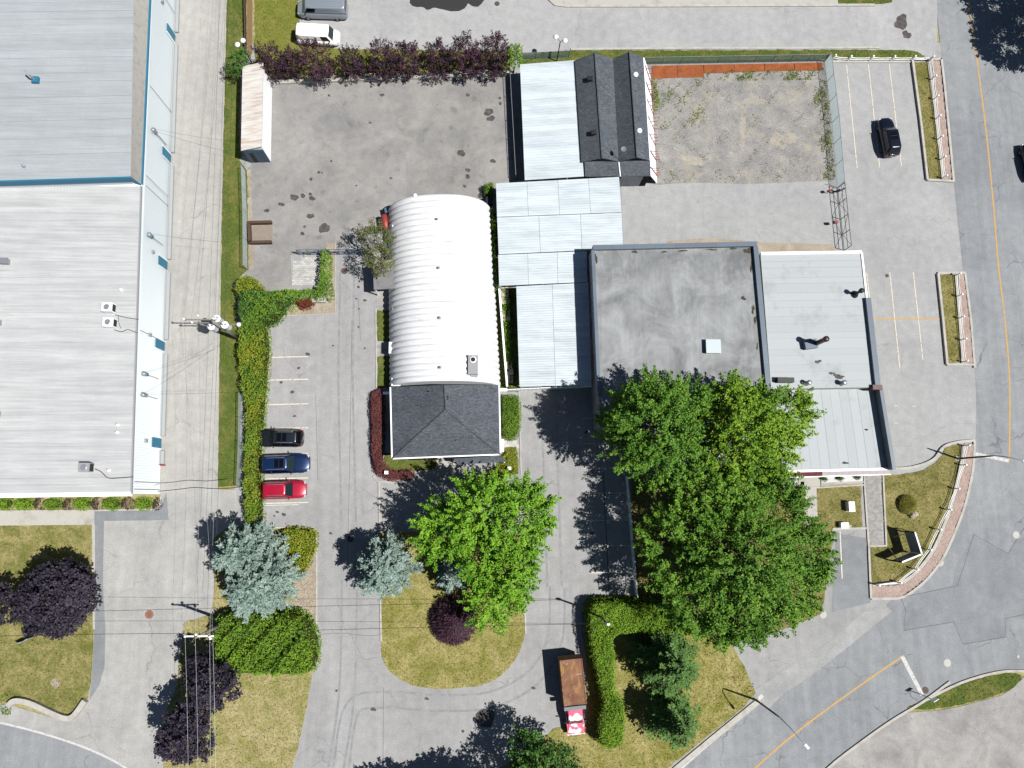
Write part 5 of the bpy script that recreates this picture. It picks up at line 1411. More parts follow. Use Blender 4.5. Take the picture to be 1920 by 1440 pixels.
hedge('shrub', 'trimmed green shrub on the right flank of the office', curve([(939, 745), (950, 740), (970, 741), (977, 760), (976, 805), (968, 822), (948, 824), (939, 805)], 3, True), 1.2, 'vine', 300, (.13, .06), .5, .2, cat='shrub')
hedge('vine', 'ragged climbing vine between hut and canopies', curve([(919, 392), (927, 396), (930, 440), (932, 500), (934, 545), (927, 545), (923, 480), (920, 430)], 2, True), 1.4, 'vine', 240, (.15, .1), .3, .4, core=False)
hedge('shrub', 'leafy bush at the north corner of the hut and canopy', curve([(906, 352), (918, 340), (926, 350), (924, 366), (912, 368)], 3, True), 1.2, 'vine', 240, (.15, .1), .4, .4, cat='shrub')
hedge('hedge', 'narrow ground ivy strip between fence and long canopy', curve([(940, 545), (955, 545), (957, 600), (958, 680), (950, 685), (944, 640)], 2, True), .5, 'vine', 200, (.16, .11), .3, .4, core=False)
hedge('shrub', 'scruffy weeds under the workshop rack', curve([(1222, 150), (1232, 160), (1236, 190), (1230, 205), (1222, 200)], 3, True), .9, 'weed', 220, (.16, .08), .3, .4, core=False, cat='weeds')
hedge('shrub', 'bright low bushes at the right front of the office porch', curve([(945, 850), (968, 842), (971, 880), (950, 892), (930, 890), (938, 872)], 3, True), .6, 'hedge_yellow', 200, (.15, .08), .4, .4, core=False, cat='shrub')
hedge('vine', 'creeper along the right hand chain link fence', curve([(1548, 150), (1553, 190), (1556, 240), (1560, 290), (1566, 330), (1556, 330), (1550, 260), (1543, 190)], 2, True), .5, 'weed', 60, (.16, .09), .3, .9, core=False, cat='weeds')
# clipped balls and barberries along the warehouse front
for i, (px, w_) in enumerate(((8, 30), (44, 44), (98, 38), (153, 40), (208, 38), (268, 36))):
    hedge('box_shrub', '%s clipped green shrub along the warehouse front, counting from the left edge' % ('first', 'second', 'third', 'fourth', 'fifth', 'sixth')[i], curve([(px - w_ / 2, 945), (px - w_ / 4, 934), (px + w_ / 4, 933), (px + w_ / 2, 943), (px + w_ / 4, 956), (px - w_ / 4, 957)], 3, True), 1.0, 'hedge', 330, (.11, .07), .6, .12, cat='shrub', group='green shrubs along the warehouse front')
for i, (px, w_) in enumerate(((72, 22), (126, 22), (181, 24), (238, 26), (293, 18))):
    hedge('barberry_shrub', '%s dark red shrub along the warehouse front, counting from the left edge' % ('first', 'second', 'third', 'fourth', 'fifth')[i], curve([(px - w_ / 2, 944), (px, 932), (px + w_ / 2, 943), (px + w_ / 3, 954), (px - w_ / 3, 955)], 3, True), .7, 'purple', 330, (.12, .05), .4, .3, cat='shrub', spiky=1, group='dark red shrubs along the warehouse front', core=False)
for i, (px, py, r) in enumerate(((1488, 899, 6), (1547, 898, 7), (1577, 897, 7), (1610, 895, 6))):
    hedge('box_shrub', '%s small round shrub in the white pebbles under the shop awning, from the left' % ('first', 'second', 'third', 'fourth')[i], curve([(px - r, py), (px, py - r * .75), (px + r, py), (px, py + r * .75)], 4, True), .6, 'dark', 600, (.09, .06), .3, .1, cat='shrub', group='small shrubs under the shop awning')
# fountain shaped purple shrub
pb = P(850, 1165, 1.0); b = Vector((pb.x, pb.y, 0))
e = empty('fountain_shrub', b, 'purple shrub spreading like a fountain on the drive island', 'shrub')
n = 5200
a = rng.uniform(0, 6.283, n); t = rng.random(n) ** .5; R = 2.35 * rng.uniform(.85, 1.1, n)
c = np.stack([b.x + np.cos(a) * R * t, b.y + np.sin(a) * R * t, 2.6 * (1 - t ** 1.6) + .25 + rng.normal(0, .12, n)], 1)
ax = np.stack([np.cos(a), np.sin(a), .5 - t], 1) + rng.normal(0, .18, (n, 3))
leaves('foliage', c, np.stack([np.cos(a) * .4 + rng.normal(0, .4, n), np.sin(a) * .4 + rng.normal(0, .4, n), np.ones(n)], 1), .34, .07, LM['purple'], e, None, ax)
MB().lathe(b, [(.9, 0), (1.3, .8), (.9, 1.7), (.2, 2.2)], 12).build('twig_core', M['twig'], e)
# ornamental grass mound
pb = P(1703, 946, .4); b = Vector((pb.x, pb.y, 0))
e = empty('grass_mound', b, 'dry ornamental grass clump beside a pale boulder on the corner lawn', 'plant')
n = 1800
a = rng.uniform(0, 6.283, n); t = rng.random(n) ** .5
c = np.stack([b.x + np.cos(a) * 1.0 * t, b.y + np.sin(a) * 1.0 * t, .9 * np.sqrt(np.clip(1.02 - t * t, 0, 1)) + .1], 1)
leaves('blades', c, np.stack([np.cos(a) * .6 + rng.normal(0, .3, n), np.sin(a) * .6 + rng.normal(0, .3, n), np.ones(n) * .8], 1), .32, .05, LM['plume'], e, None, np.stack([np.cos(a), np.sin(a), .3 - t], 1))
MB().lathe(b, [(.85, 0), (.75, .35), (.45, .6), (.1, .75)], 12).build('twig_core', M['twig'], e)
# weeds
def weeds(label, poly_px, dens, mat, size=.16, z=.016, cat='weeds', thr=.42):
    poly = [(p.x, p.y) for p in PL(poly_px)]
    x, y = poly_samples(poly, dens)
    k_ = vnoise(x, y, 1.1, 1.0) + .5 * vnoise(x, y, 3.2, 2.0) + rng.normal(0, .25, len(x)) > thr
    x, y = x[k_], y[k_]; n = len(x)
    c = np.stack([x, y, z + np.abs(rng.normal(0, .07, n))], 1)
    o = leaves('weeds', c, rng.normal(0, .6, (n, 3)) + np.array([0, 0, 1]), size, size * .5, LM[mat], None)
    return tag(o, label, cat, kind='stuff')
weeds('sparse green weeds scattered over the gravel lot', [(1228, 148), (1540, 140), (1562, 332), (1300, 338), (1236, 340)], 60, 'olive', .12, thr=.62)
weeds('green weeds in the left half of the gravel lot', [(1226, 148), (1330, 146), (1320, 240), (1234, 245)], 70, 'weed', .15, thr=.22)
weeds('thick weeds along the edges of the rusty strip', [(1320, 132), (1545, 128), (1548, 150), (1330, 152)], 140, 'weed', .18, thr=.15)
weeds('weeds growing at the right fence of the gravel lot', [(1520, 140), (1548, 140), (1566, 335), (1545, 335)], 110, 'weed', .17, thr=.2)
weeds('dry weeds at the lower edge of the gravel lot', [(1240, 318), (1560, 318), (1565, 338), (1240, 345)], 40, 'olive', .14)
weeds('weeds along the alley fence line', [(445, 310), (470, 310), (474, 500), (448, 510)], 60, 'weed', .15)
weeds('weeds at the upper left fence corner', [(440, 270), (462, 280), (464, 330), (444, 320)], 170, 'vine', .17)
weeds('weeds at the foot of the yard wall', [(520, 142), (955, 126), (955, 136), (520, 152)], 70, 'weed', .14, z=.06)
weeds('weeds beside the lower left low wall', [(0, 1300), (22, 1300), (22, 1340), (0, 1340)], 200, 'vine', .17, z=.06)
weeds('green tuft by the white edge line', [(32, 1325), (58, 1325), (58, 1350), (32, 1348)], 120, 'weed', .16)
weeds('weeds by the dark fence at the yard corner', [(958, 290), (970, 290), (972, 320), (960, 322)], 160, 'vine', .17)
weeds('reddish dried bush near the lower street lamp', [(1372, 1268), (1410, 1265), (1414, 1295), (1385, 1298)], 80, 'redshrub', .16, z=.06)

# ================================================================== VEHICLES
M['tyre'] = plain('tyre_rubber', (40, 40, 42), .9, .2)
M['rim'] = plain('alloy_rim', (170, 172, 176), .35, .5, .7)
k = N('car_glass'); k.out(col(38, 52, 56), .06, .6); M['glass'] = k.m
k = N('car_glass_dark'); k.out(col(14, 16, 20), .06, .6); M['glass_dark'] = k.m
M['trim_black'] = plain('black_plastic', (34, 35, 38), .6, .4)
M['lamp_clear'] = plain('clear_lamp', (220, 224, 228), .15, .6)
M['lamp_red'] = plain('red_lamp', (176, 30, 34), .2, .6)
M['chrome'] = plain('chrome_rail', (206, 208, 212), .25, .6, .6)
M['plate'] = plain('number_plate', (226, 228, 232), .5, .4)
CARP = {'black': paint('black_metallic', (44, 48, 58), .3, .4), 'blue': paint('blue_metallic', (20, 48, 92), .28, .35, .62), 'red': paint('red_metallic', (190, 22, 58), .3, .2, .62),
        'silver': paint('silver_van', (178, 188, 198), .35, .35), 'white': paint('white_van', (246, 246, 246), .35, 0, .85), 'navy': paint('navy_black', (24, 30, 48), .25, .4)}
def ring_loft(rings):
    n = len(rings[0]); vs = [v for r in rings for v in r]; fs = []
    for i in range(len(rings) - 1):
        for k_ in range(n):
            fs.append((i * n + k_, i * n + (k_ + 1) % n, (i + 1) * n + (k_ + 1) % n, (i + 1) * n + k_))
    fs.append(tuple(range(n))[::-1]); fs.append(tuple((len(rings) - 1) * n + k_ for k_ in range(n)))
    return vs, fs
def car(name, label, px, py, heading, Lc, Wc, Hc, colr, cat='car', van=False, sunroof=None, rails=True, hood=.30, ribs=False, z=0.0, group=None, plate_rear=True):
    """local x forwards; heading in degrees of the forward axis in the plan"""
    p = P(px, py, 0.5 * Hc)
    e = empty(name, (p.x, p.y, 0.02), label, cat, group)
    e.rotation_euler = (0, 0, math.radians(heading))
    pm = CARP[colr]
    hl = Lc / 2; hw = Wc / 2
    belt = Hc * (.60 if not van else .56)
    hoodz = belt * .96
    xs = [-1, -.97, -.9, -.75, -.5, -.2, .1, .3, .5, .7, .86, .95, .985, 1]
    pw = [.6, .8, .93, .985, 1, 1, 1, 1, .99, .97, .90, .80, .70, .58]
    if van: pw = [.84, .92, .97, .99, 1, 1, 1, 1, 1, .98, .92, .84, .76, .66]
    def topz(u):
        if u > 1 - hood * 2 * .9:
            f = (u - (1 - hood * 1.8)) / (hood * 1.8)
            return hoodz - f ** 2.2 * Hc * .13 - .0
        if u < -.93: return belt * (.92 if not van else 1)
        return belt
    rings = []
    for u, w in zip(xs, pw):
        zt = topz(u); x = u * hl; w = w * hw
        zb = .24 if abs(u) < .93 else .34
        ring = [(x, -w * .86, zb), (x, -w * .97, zb + .12), (x, -w, zt * .62), (x, -w * .965, zt * .9), (x, -w * .87, zt * .985), (x, -w * .5, zt + .025), (x, 0, zt + .035),
                (x, w * .5, zt + .025), (x, w * .87, zt * .985), (x, w * .965, zt * .9), (x, w, zt * .62), (x, w * .97, zb + .12), (x, w * .86, zb)]
        rings.append(ring)
    vs, fs = ring_loft(rings)
    body = MB().add(vs, fs).build('body', pm, e, True, local=True)
    # cabin
    xb = -hl * (.96 if not van else .985); xf = hl * (1 - hood * 2 * .93)          # base of rear and front glass
    xrb = -hl * (.74 if not van else .955); xrf = xf - Lc * (.155 if not van else .10)
    wb, wt = hw * .9, hw * (.70 if not van else .84)
    zb, zt = belt - .03, Hc
    def cab(xb, xf, xrb, xrf, wb, wt, zb, zt, bulge=.03):
        rings = []
        for f in (0, .25, .5, .75, .92, 1.0):
            x0 = xb + (xrb - xb) * f; x1 = xf + (xrf - xf) * f; w = wb + (wt - wb) * f ** 1.2
            z_ = zb + (zt - zb) * (f if f < .9 else (.955 if f < .99 else .99))
            if f > .99: x0 += .1; x1 -= .12; w -= .09
            r = []
            for s_, t_ in ((-1, 0), (-1, .12), (-1, .5), (-1, .88), (-1, 1)):
                r.append((x0 + (x1 - x0) * t_, s_ * w * (.93 if t_ in (0, 1) else 1), z_))
            r.append((x1 + bulge, -w * .5, z_)); r.append((x1 + bulge * 1.5, 0, z_)); r.append((x1 + bulge, w * .5, z_))
            for t_ in (1, .88, .5, .12, 0):
                r.append((x0 + (x1 - x0) * t_, w * (.93 if t_ in (0, 1) else 1), z_))
            r.append((x0 - bulge, w * .5, z_)); r.append((x0 - bulge, -w * .5, z_))
            rings.append(r)
        return ring_loft(rings)
    vs, fs = cab(xb, xf, xrb, xrf, wb, wt, zb, zt)
    MB().add(vs, fs).build('cabin', pm if not van else pm, e, True, local=True)
    def panel(pts, mat, nm, lift=.012, parent=e, smooth=False):
        a = Vector(pts[0]); nn_ = (Vector(pts[1]) - a).cross(Vector(pts[-1]) - a).normalized()
        if nn_.z < 0: nn_ = -nn_
        q = [Vector(v) + nn_ * lift for v in pts]
        return MB().add(q + [v - nn_ * .03 for v in q], [tuple(range(len(q))), tuple(range(len(q), 2 * len(q)))[::-1]] + [(i, len(q) + i, len(q) + (i + 1) % len(q), (i + 1) % len(q)) for i in range(len(q))]).build(nm, mat, parent, local=True)
    zz = lambda f: zb + (zt - zb) * f
    ww = lambda f: wb + (wt - wb) * f ** 1.2
    f0, f1 = .10, .90
    xw = lambda f: xf + (xrf - xf) * f + .035
    xr = lambda f: xb + (xrb - xb) * f - .035
    panel([(xw(f0), -ww(f0) * .88, zz(f0)), (xw(f0) + .03, 0, zz(f0)), (xw(f0), ww(f0) * .88, zz(f0)), (xw(f1), ww(f1) * .86, zz(f1)), (xw(f1) + .02, 0, zz(f1)), (xw(f1), -ww(f1) * .86, zz(f1))], M['glass'], 'windscreen', .02)
    if not van or colr == 'silver':
        panel([(xr(f0 + .15), -ww(f0) * .85, zz(f0 + .15)), (xr(f1), -ww(f1) * .82, zz(f1)), (xr(f1), ww(f1) * .82, zz(f1)), (xr(f0 + .15), ww(f0) * .85, zz(f0 + .15))], M['glass_dark'], 'rear_window', .02)
    spans = [(.06, .34), (.37, .66), (.69, .93)] if not van else [(.72, .95)]
    for s_ in (-1, 1):
        for a_, b_ in spans:
            q = []
            for t_, f in ((a_, .12), (b_, .12), (min(b_, .97), .84), (a_ + .02, .84)):
                x0 = xb + (xrb - xb) * f; x1 = xf + (xrf - xf) * f
                q.append((x0 + (x1 - x0) * t_, s_ * (ww(f) + .004), zz(f)))
            panel(q, M['glass_dark'], 'side_window', .008)
    zr = zb + (zt - zb) * .99
    if sunroof:
        a_, b_ = sunroof
        x0, x1 = xrb + .15, xrf - .1
        xa, xc = x0 + (x1 - x0) * a_, x0 + (x1 - x0) * b_
        o = MB().box(((xa + xc) / 2, 0, zr + .012), (xc - xa, wt * 1.25, .02)).build('sunroof', M['glass_dark'], e, local=True)
        MB().box(((xa + xc) / 2, 0, zr + .024), (.04, wt * 1.2, .008)).build('sunroof_bar', M['trim_black'], e, local=True)
    if rails:
        for s_ in (-1, 1):
            MB().tube([(xrb + .25, s_ * wt * .84, zr), (xrb + .32, s_ * wt * .84, zr + .05), (xrf - .2, s_ * wt * .84, zr + .05), (xrf - .1, s_ * wt * .84, zr)], .022, 6).build('roof_rail', M['chrome'], e, True, local=True)
    if ribs:
        for i in range(7):
            MB().box(((xrb + xrf) / 2, (i - 3) * wt * .26, zr + .012), (xrf - xrb - .4, .05, .03)).build('roof_rib', pm, e, local=True)
    for s_ in (-1, 1):
        MB().tube([(xf - .35, s_ * hw * .9, belt + .02), (xf - .38, s_ * (hw + .12), belt + .06)], [.05, .07], 6).build('mirror', pm if colr not in ('white', 'silver') else M['trim_black'], e, True, local=True)
        MB().box((hl * .93, s_ * hw * .66, hoodz * .76), (.22, hw * .34, .13), s_ * -.45).build('headlight', M['lamp_clear'], e, local=True)
        MB().box((-hl * .965, s_ * hw * .74, belt * .82), (.14, hw * .22, .22 if not van else .5), s_ * .3).build('taillight', M['lamp_red'], e, local=True)
        for xx in (-.58, .60):
            wc = (hl * xx, s_ * (hw - .13), .34)
            tv = MB(); n = 18
            prof = [(.20, -.11), (.32, -.11), (.345, -.07), (.345, .07), (.32, .11), (.20, .11)]
            vs = [(wc[0] + r * math.cos(6.2832 * k_ / n), wc[1] + y_, wc[2] + r * math.sin(6.2832 * k_ / n)) for r, y_ in prof for k_ in range(n)]
            fs = [(i * n + k_, i * n + (k_ + 1) % n, (i + 1) * n + (k_ + 1) % n, (i + 1) * n + k_) for i in range(len(prof) - 1) for k_ in range(n)]
            w_ = MB().add(vs, fs).build('wheel', M['tyre'], e, True, local=True)
            vs = [(wc[0] + .21 * math.cos(6.2832 * k_ / n), wc[1] + s_ * .10, wc[2] + .21 * math.sin(6.2832 * k_ / n)) for k_ in range(n)] + [(wc[0], wc[1] + s_ * .085, wc[2])]
            MB().add(vs, [(k_, (k_ + 1) % n, n) for k_ in range(n)]).build('rim', M['rim'], w_)
    MB().box((-hl * .985 - .02, 0, belt * .62), (.03, .32, .16)).build('number_plate', M['plate'], e, local=True)
    MB().box((hl * .985, 0, hoodz * .55), (.06, hw * .9, .2)).build('grille', M['trim_black'], e, local=True)
    MB().box((0, 0, .3), (Lc * .86, Wc * .8, .16)).build('underbody', M['trim_black'], e, local=True)
    return e
car('parked_car', 'dark grey SUV parked nose to the yellow hedge, top of three', 526, 821, 180, 4.62, 1.86, 1.66, 'black', sunroof=(.42, .97), group='three SUVs by the yellow hedge')
car('parked_car', 'dark blue SUV parked tail to the hedge, middle of three', 533, 869.5, 2, 5.1, 1.98, 1.75, 'blue', sunroof=(.5, .95), group='three SUVs by the yellow hedge')
car('parked_car', 'bright red SUV parked tail to the hedge, bottom of three', 531, 918.5, 2, 4.6, 1.84, 1.68, 'red', group='three SUVs by the yellow hedge')
car('parked_car', 'black SUV standing alone in the right hand parking lot', 1667, 256, 96, 4.65, 1.85, 1.72, 'navy', rails=False, sunroof=(.4, .95))
car('parked_car', 'black car cut by the right picture edge on the road', 1936, 303, 97, 4.6, 1.84, 1.6, 'navy', rails=False)
car('van', 'silver cargo van with ribbed roof at the top picture edge', 604, 14, 180, 5.6, 2.0, 2.1, 'silver', 'van', True, rails=False, hood=.12, ribs=True)
car('van', 'small white van behind the purple shrubs', 597, 66, 358, 4.7, 1.8, 1.95, 'white', 'van', True, rails=False, hood=.15)
# rusty box truck
def truck():
    pr = [P(1049.5, 1239, 2.6), P(1091, 1234, 2.6), P(1100, 1321, 2.6), P(1057.5, 1323, 2.6)]
    c = sum(pr, Vector()) / 4
    ax_ = ((pr[3] + pr[2]) / 2 - (pr[0] + pr[1]) / 2); Lb = ax_.length; ax_.normalize()
    ang = math.atan2(ax_.y, ax_.x)
    wb_ = ((pr[1] - pr[0]).length + (pr[2] - pr[3]).length) / 2
    e = empty('box_truck', (c.x, c.y, 0.02), 'old truck with rusty box and patchy red and white cab', 'truck')
    e.rotation_euler = (0, 0, ang)
    kk = N('rusty_box')
    b = kk.mix(kk.ramp(kk.noise(.8, 6, .65), .35, .65), col(132, 92, 72), col(172, 128, 100))
    b = kk.mix(kk.math('MULTIPLY', kk.ramp(kk.noise(1.1, 4, .6, kk.map((1, .5, 1)), 1.5), .56, .62), .6), b, col(202, 160, 92))
    b = kk.mix(kk.math('MULTIPLY', kk.ramp(kk.noise(1.7, 3, .5, None, 2.2), .66, .68), .7), b, col(206, 190, 172))
    mr = kk.out(b, .9, .15, bump=kk.noise(8, 5), bs=.3)
    kk = N('patchy_red_white')
    mc = kk.out(kk.mix(kk.ramp(kk.noise(2.0, 3, .5), .53, .6), col(226, 96, 120, .75), col(240, 238, 240, .85)), .6, .3)
    MB().box((0, 0, 1.6), (Lb, wb_, 1.98)).build('box', mr, e, local=True)
    for s_ in (-1, 1):
        for k_ in range(6):
            MB().box((-Lb / 2 + Lb * (k_ + .5) / 6, s_ * (wb_ / 2 + .02), 1.6), (.07, .05, 1.9)).build('side_rib', mr, e, local=True)
        MB().box((0, s_ * (wb_ / 2 - .03), 2.61), (Lb, .08, .06)).build('top_rail', mr, e, local=True)
    MB().box((1.4, 0, .62), (Lb + 2.6, .8, .2)).build('chassis', M['trim_black'], e, local=True)
    bx = Lb / 2 + .42
    MB().box((bx, 0, 1.95), (.34, wb_ * .98, .3)).build('headboard_bar', M['wall_grey'], e, local=True)
    # cab with roof, windscreen and bonnet
    x0 = Lb / 2 + .55; cw = 1.72
    rings = []
    for x, zt_, w in ((x0, 1.78, .95), (x0 + .25, 1.82, 1), (x0 + 1.0, 1.80, .98), (x0 + 1.12, 1.72, .96), (x0 + 1.5, 1.15, 1.0), (x0 + 1.6, 1.12, 1.0), (x0 + 2.45, 1.02, .98), (x0 + 2.6, .92, .92), (x0 + 2.65, .6, .88)):
        w = w * cw / 2
        tw = w * (.82 if zt_ > 1.5 else .93)
        rings.append([(x, -w, .45), (x, -w, min(zt_, 1.05)), (x, -tw, zt_ - .06), (x, -tw * .85, zt_), (x, 0, zt_ + .03), (x, tw * .85, zt_), (x, tw, zt_ - .06), (x, w, min(zt_, 1.05)), (x, w, .45)])
    vs, fs = ring_loft(rings)
    MB().add(vs, fs).build('cab', mc, e, False, local=True)
    MB().add([(x0 + 1.15, -.66, 1.68), (x0 + 1.15, .66, 1.68), (x0 + 1.5, .76, 1.2), (x0 + 1.5, -.76, 1.2), (x0 + 1.2, -.66, 1.71), (x0 + 1.2, .66, 1.71), (x0 + 1.55, .76, 1.23), (x0 + 1.55, -.76, 1.23)], [(4, 7, 6, 5), (0, 1, 2, 3), (0, 4, 5, 1), (1, 5, 6, 2), (2, 6, 7, 3), (3, 7, 4, 0)]).build('windscreen', M['glass'], e, local=True)
    for s_ in (-1, 1):
        MB().add([(x0 + .3, s_ * .84, 1.1), (x0 + 1.25, s_ * .85, 1.1), (x0 + .95, s_ * .77, 1.62), (x0 + .35, s_ * .77, 1.62)], [(0, 1, 2, 3)]).build('side_window', M['glass_dark'], e, local=True)
        MB().box((x0 + 1.35, s_ * (cw / 2 + .12), 1.25), (.08, .2, .26)).build('mirror', M['trim_black'], e, local=True)
        MB().box((x0 + 2.62, s_ * .6, .8), (.1, .26, .18)).build('headlight', M['lamp_clear'], e, local=True)
        for xx, yy in ((x0 + 1.95, .72), (-Lb * .28, wb_ / 2 - .22)):
            n = 18; r_ = .42
            vs = [(xx + r * math.cos(6.2832 * k_ / n), s_ * yy + y_, .42 + r * math.sin(6.2832 * k_ / n)) for r, y_ in ((.2, -.14), (.42, -.14), (.42, .14), (.2, .14)) for k_ in range(n)]
            fs = [(i * n + k_, i * n + (k_ + 1) % n, (i + 1) * n + (k_ + 1) % n, (i + 1) * n + k_) for i in range(3) for k_ in range(n)]
            w_ = MB().add(vs, fs).build('wheel', M['tyre'], e, True, local=True)
            MB().box((xx, s_ * (yy + .1), .42), (.3, .03, .3)).build('rim', M['rim'], w_)
    MB().box((x0 + 2.68, 0, .55), (.14, cw, .2)).build('bumper', M['white_trim'], e, local=True)
truck()

# ================================================================== FENCES
def chain_fence(name, label, pts, h, post_gap=2.5, mesh='chain_green', arm=0.0, top=True, group=None, w=.012, sp=.12):
    ws = [P(*p, 0) for p in pts]
    e = empty(name, ws[0], label, 'fence', group)
    mb = MB()
    for i in range(len(ws) - 1):
        a, b = ws[i], ws[i + 1]; d = (b - a); L = d.length; d.normalize()
        n = max(1, round(L / post_gap))
        for k_ in range(n + (1 if i == len(ws) - 2 else 0)):
            q = a + d * (L * k_ / n)
            po = MB().tube([q, q + Vector((0, 0, h + .05))], .035, 6).build('post', M['galv'], e)
            if arm:
                nn_ = Vector((d.y, -d.x, 0)) * (1 if d.y < 0 else -1)
                MB().tube([q + Vector((0, 0, h)), q + Vector((0, 0, h + .3)) + Vector((-.3, .0, 0)) * arm], .025, 5).build('post_arm', M['galv'], po)
        if top: MB().tube([a + Vector((0, 0, h)), b + Vector((0, 0, h))], .03, 6).build('top_rail', M['galv'], e)
        MB().tube([a + Vector((0, 0, .06)), b + Vector((0, 0, .06))], .012, 4).build('bottom_wire', M['galv'], e)
        m = int((L + h) / sp)
        for k_ in range(m):
            for sg in (1, -1):
                s0 = k_ * sp - (h if sg > 0 else 0); s1 = s0 + sg * h
                z0, z1 = 0.05, h - .02
                if sg < 0: s0, s1 = k_ * sp, k_ * sp - h
                def clip(s): return min(max(s, 0), L)
                t0 = (clip(s0) - s0) / (s1 - s0); t1 = (clip(s1) - s0) / (s1 - s0)
                if abs(t1 - t0) < .01: continue
                qa = a + d * clip(s0) + Vector((0, 0, z0 + (z1 - z0) * t0)); qb = a + d * clip(s1) + Vector((0, 0, z0 + (z1 - z0) * t1))
                o_ = Vector((0, 0, w / 2)); nx_ = Vector((-d.y, d.x, 0)) * (w / 2)
                mb.quad(qa - o_ - nx_, qb - o_ - nx_, qb + o_ + nx_, qa + o_ + nx_)
    mb.build('wire_mesh', M[mesh], e, kind='stuff')
    return e
M['chain_green'] = plain('green_coated_wire', (120, 140, 124), .6, .3)
M['chain_blue'] = plain('pale_blue_wire', (212, 224, 222), .6, .3, kk=.75)
M['chain_dark'] = plain('dark_wire', (80, 84, 88), .6, .3)
chain_fence('chain_link_fence', 'green chain link fence along the north side of the gravel lot', [(1205, 121), (1380, 118), (1546, 115)], 1.35, 2.2, 'chain_green', w=.02)
chain_fence('chain_link_fence', 'pale chain link fence between gravel lot and right parking lot', [(1546, 116), (1560, 230), (1570, 352)], 1.7, 2.3, 'chain_blue', 1.0, w=.026)
chain_fence('chain_link_fence', 'chain link fence beside the alley left of the storage yard', [(460, 320), (463, 400), (464, 505)], 1.5, 3.2, 'chain_blue', w=.02)
chain_fence('chain_link_fence', 'short green chain link fence with gate at the top behind the canopy', [(978, 112), (1030, 110), (1066, 108)], 1.3, 1.8, 'chain_green', w=.025)
chain_fence('chain_link_fence', 'chain link fence behind the yellow hedge beside the alley', [(456, 740), (455, 830), (452, 912)], 1.4, 2.6, 'chain_blue', w=.018)
chain_fence('chain_link_fence', 'black chain link fence between storage yard and canopy', [(955, 142), (960, 230), (966, 338)], 1.4, 2.4, 'chain_dark', w=.018)
chain_fence('chain_link_fence', 'blue grey fence in the shade left of the maple lawn', [(1172, 893), (1178, 960), (1184, 1040), (1190, 1116)], 1.5, 1.4, 'chain_blue', w=.02)
# white board fence right of the hut
fe = empty('board_fence', P(946, 630, 0), 'white board fence between hut and long canopy', 'fence')
a, b = P(935, 540, 0), P(950, 728, 0)
for k_ in range(26):
    q0, q1 = a.lerp(b, k_ / 26), a.lerp(b, (k_ + .95) / 26)
    strip(MB(), [q0, q1], .06, .03, 1.25).build('board', M['wall_white'], fe)
strip(MB(), [a, b], .2, 1.25, 1.3).build('top_cap', M['wall_white'], fe)
# white wooden wall closing the lane south of the canopy
fe = empty('board_fence', P(1040, 730, 0), 'white board fence closing the lane below the long canopy', 'fence')
a, b = P(945, 734, 0), P(1108, 726, 0)
for k_ in range(22):
    q0, q1 = a.lerp(b, k_ / 22), a.lerp(b, (k_ + .96) / 22)
    strip(MB(), [q0, q1], .07, .03, 1.3 + random.uniform(-.03, .03)).build('board', M['wall_white'], fe)
# decorative white fences with sagging rails
def garden_fence(label, pts, h=.85):
    ws = [P(*p, 0.1) for p in pts]
    e = empty('white_fence', ws[0], label, 'fence', 'white garden fences with sagging rails')
    for i, q in enumerate(ws):
        po = MB().box((q.x, q.y, .1 + h / 2), (.11, .11, h)).build('post', M['white_trim'], e)
        MB().lathe((q.x, q.y, .1 + h), [(.05, 0), (.11, .04), (.12, .11), (.06, .17)], 10).build('post_cap', M['white_trim'], po, True)
        if i < len(ws) - 1:
            r = ws[i + 1]
            for hz in (.78, .45):
                pp_ = []
                for k_ in range(9):
                    t_ = k_ / 8; s_ = q.lerp(r, t_)
                    pp_.append((s_.x, s_.y, .1 + h * hz - .14 * 4 * t_ * (1 - t_)))
                MB().tube(pp_, .036, 6).build('rail', M['white_trim'], e)
garden_fence('white sagging rail fence along the top of the right parking lot', [(1560, 112), (1589, 114), (1630, 114), (1670, 114), (1708, 114), (1742, 114)])
garden_fence('white sagging rail fence on the upper brick planter strip', [(1742, 115), (1746, 150), (1750, 187), (1754, 224), (1758, 262), (1763, 300), (1766, 335)])
garden_fence('white sagging rail fence on the short middle planter strip', [(1791, 517), (1794, 556), (1797, 597), (1801, 638), (1804, 679)])
garden_fence('white sagging rail fence round the curved corner lawn', [(1807, 836), (1801, 872), (1788, 916), (1773, 955), (1754, 992), (1736, 1030), (1711, 1066), (1680, 1091), (1640, 1096)])
# steel gates
M['gate_steel'] = plain('gate_steel', (112, 116, 120), .6, .3, .2)
def lattice_gate(name, label, a, b, h, mat, n, cat='gate', diag=True):
    a, b = P(*a, 0), P(*b, 0)
    e = empty(name, a, label, cat)
    up = Vector((0, 0, 1))
    for z_ in (.12, h * .55, h):
        MB().tube([a + up * z_, b + up * z_], .04, 6).build('rail', M[mat], e)
    for k_ in range(n + 1):
        q = a.lerp(b, k_ / n)
        MB().tube([q + up * .02, q + up * h], .04, 6).build('upright', M[mat], e)
        if diag and k_ < n:
            q2 = a.lerp(b, (k_ + 1) / n)
            s_, t_ = (.12, h) if k_ % 2 else (h, .12)
            MB().tube([q + up * s_, q2 + up * t_], .025, 5).build('brace', M[mat], e)
    return e
lattice_gate('sliding_gate', 'grey lattice sliding gate across the drive by the hut', (562, 478), (695, 477), 1.6, 'steel_blue', 7)
lattice_gate('swing_gate', 'open dark steel gate at the end of the right chain link fence', (1570, 354), (1582, 470), 1.7, 'gate_steel', 4)
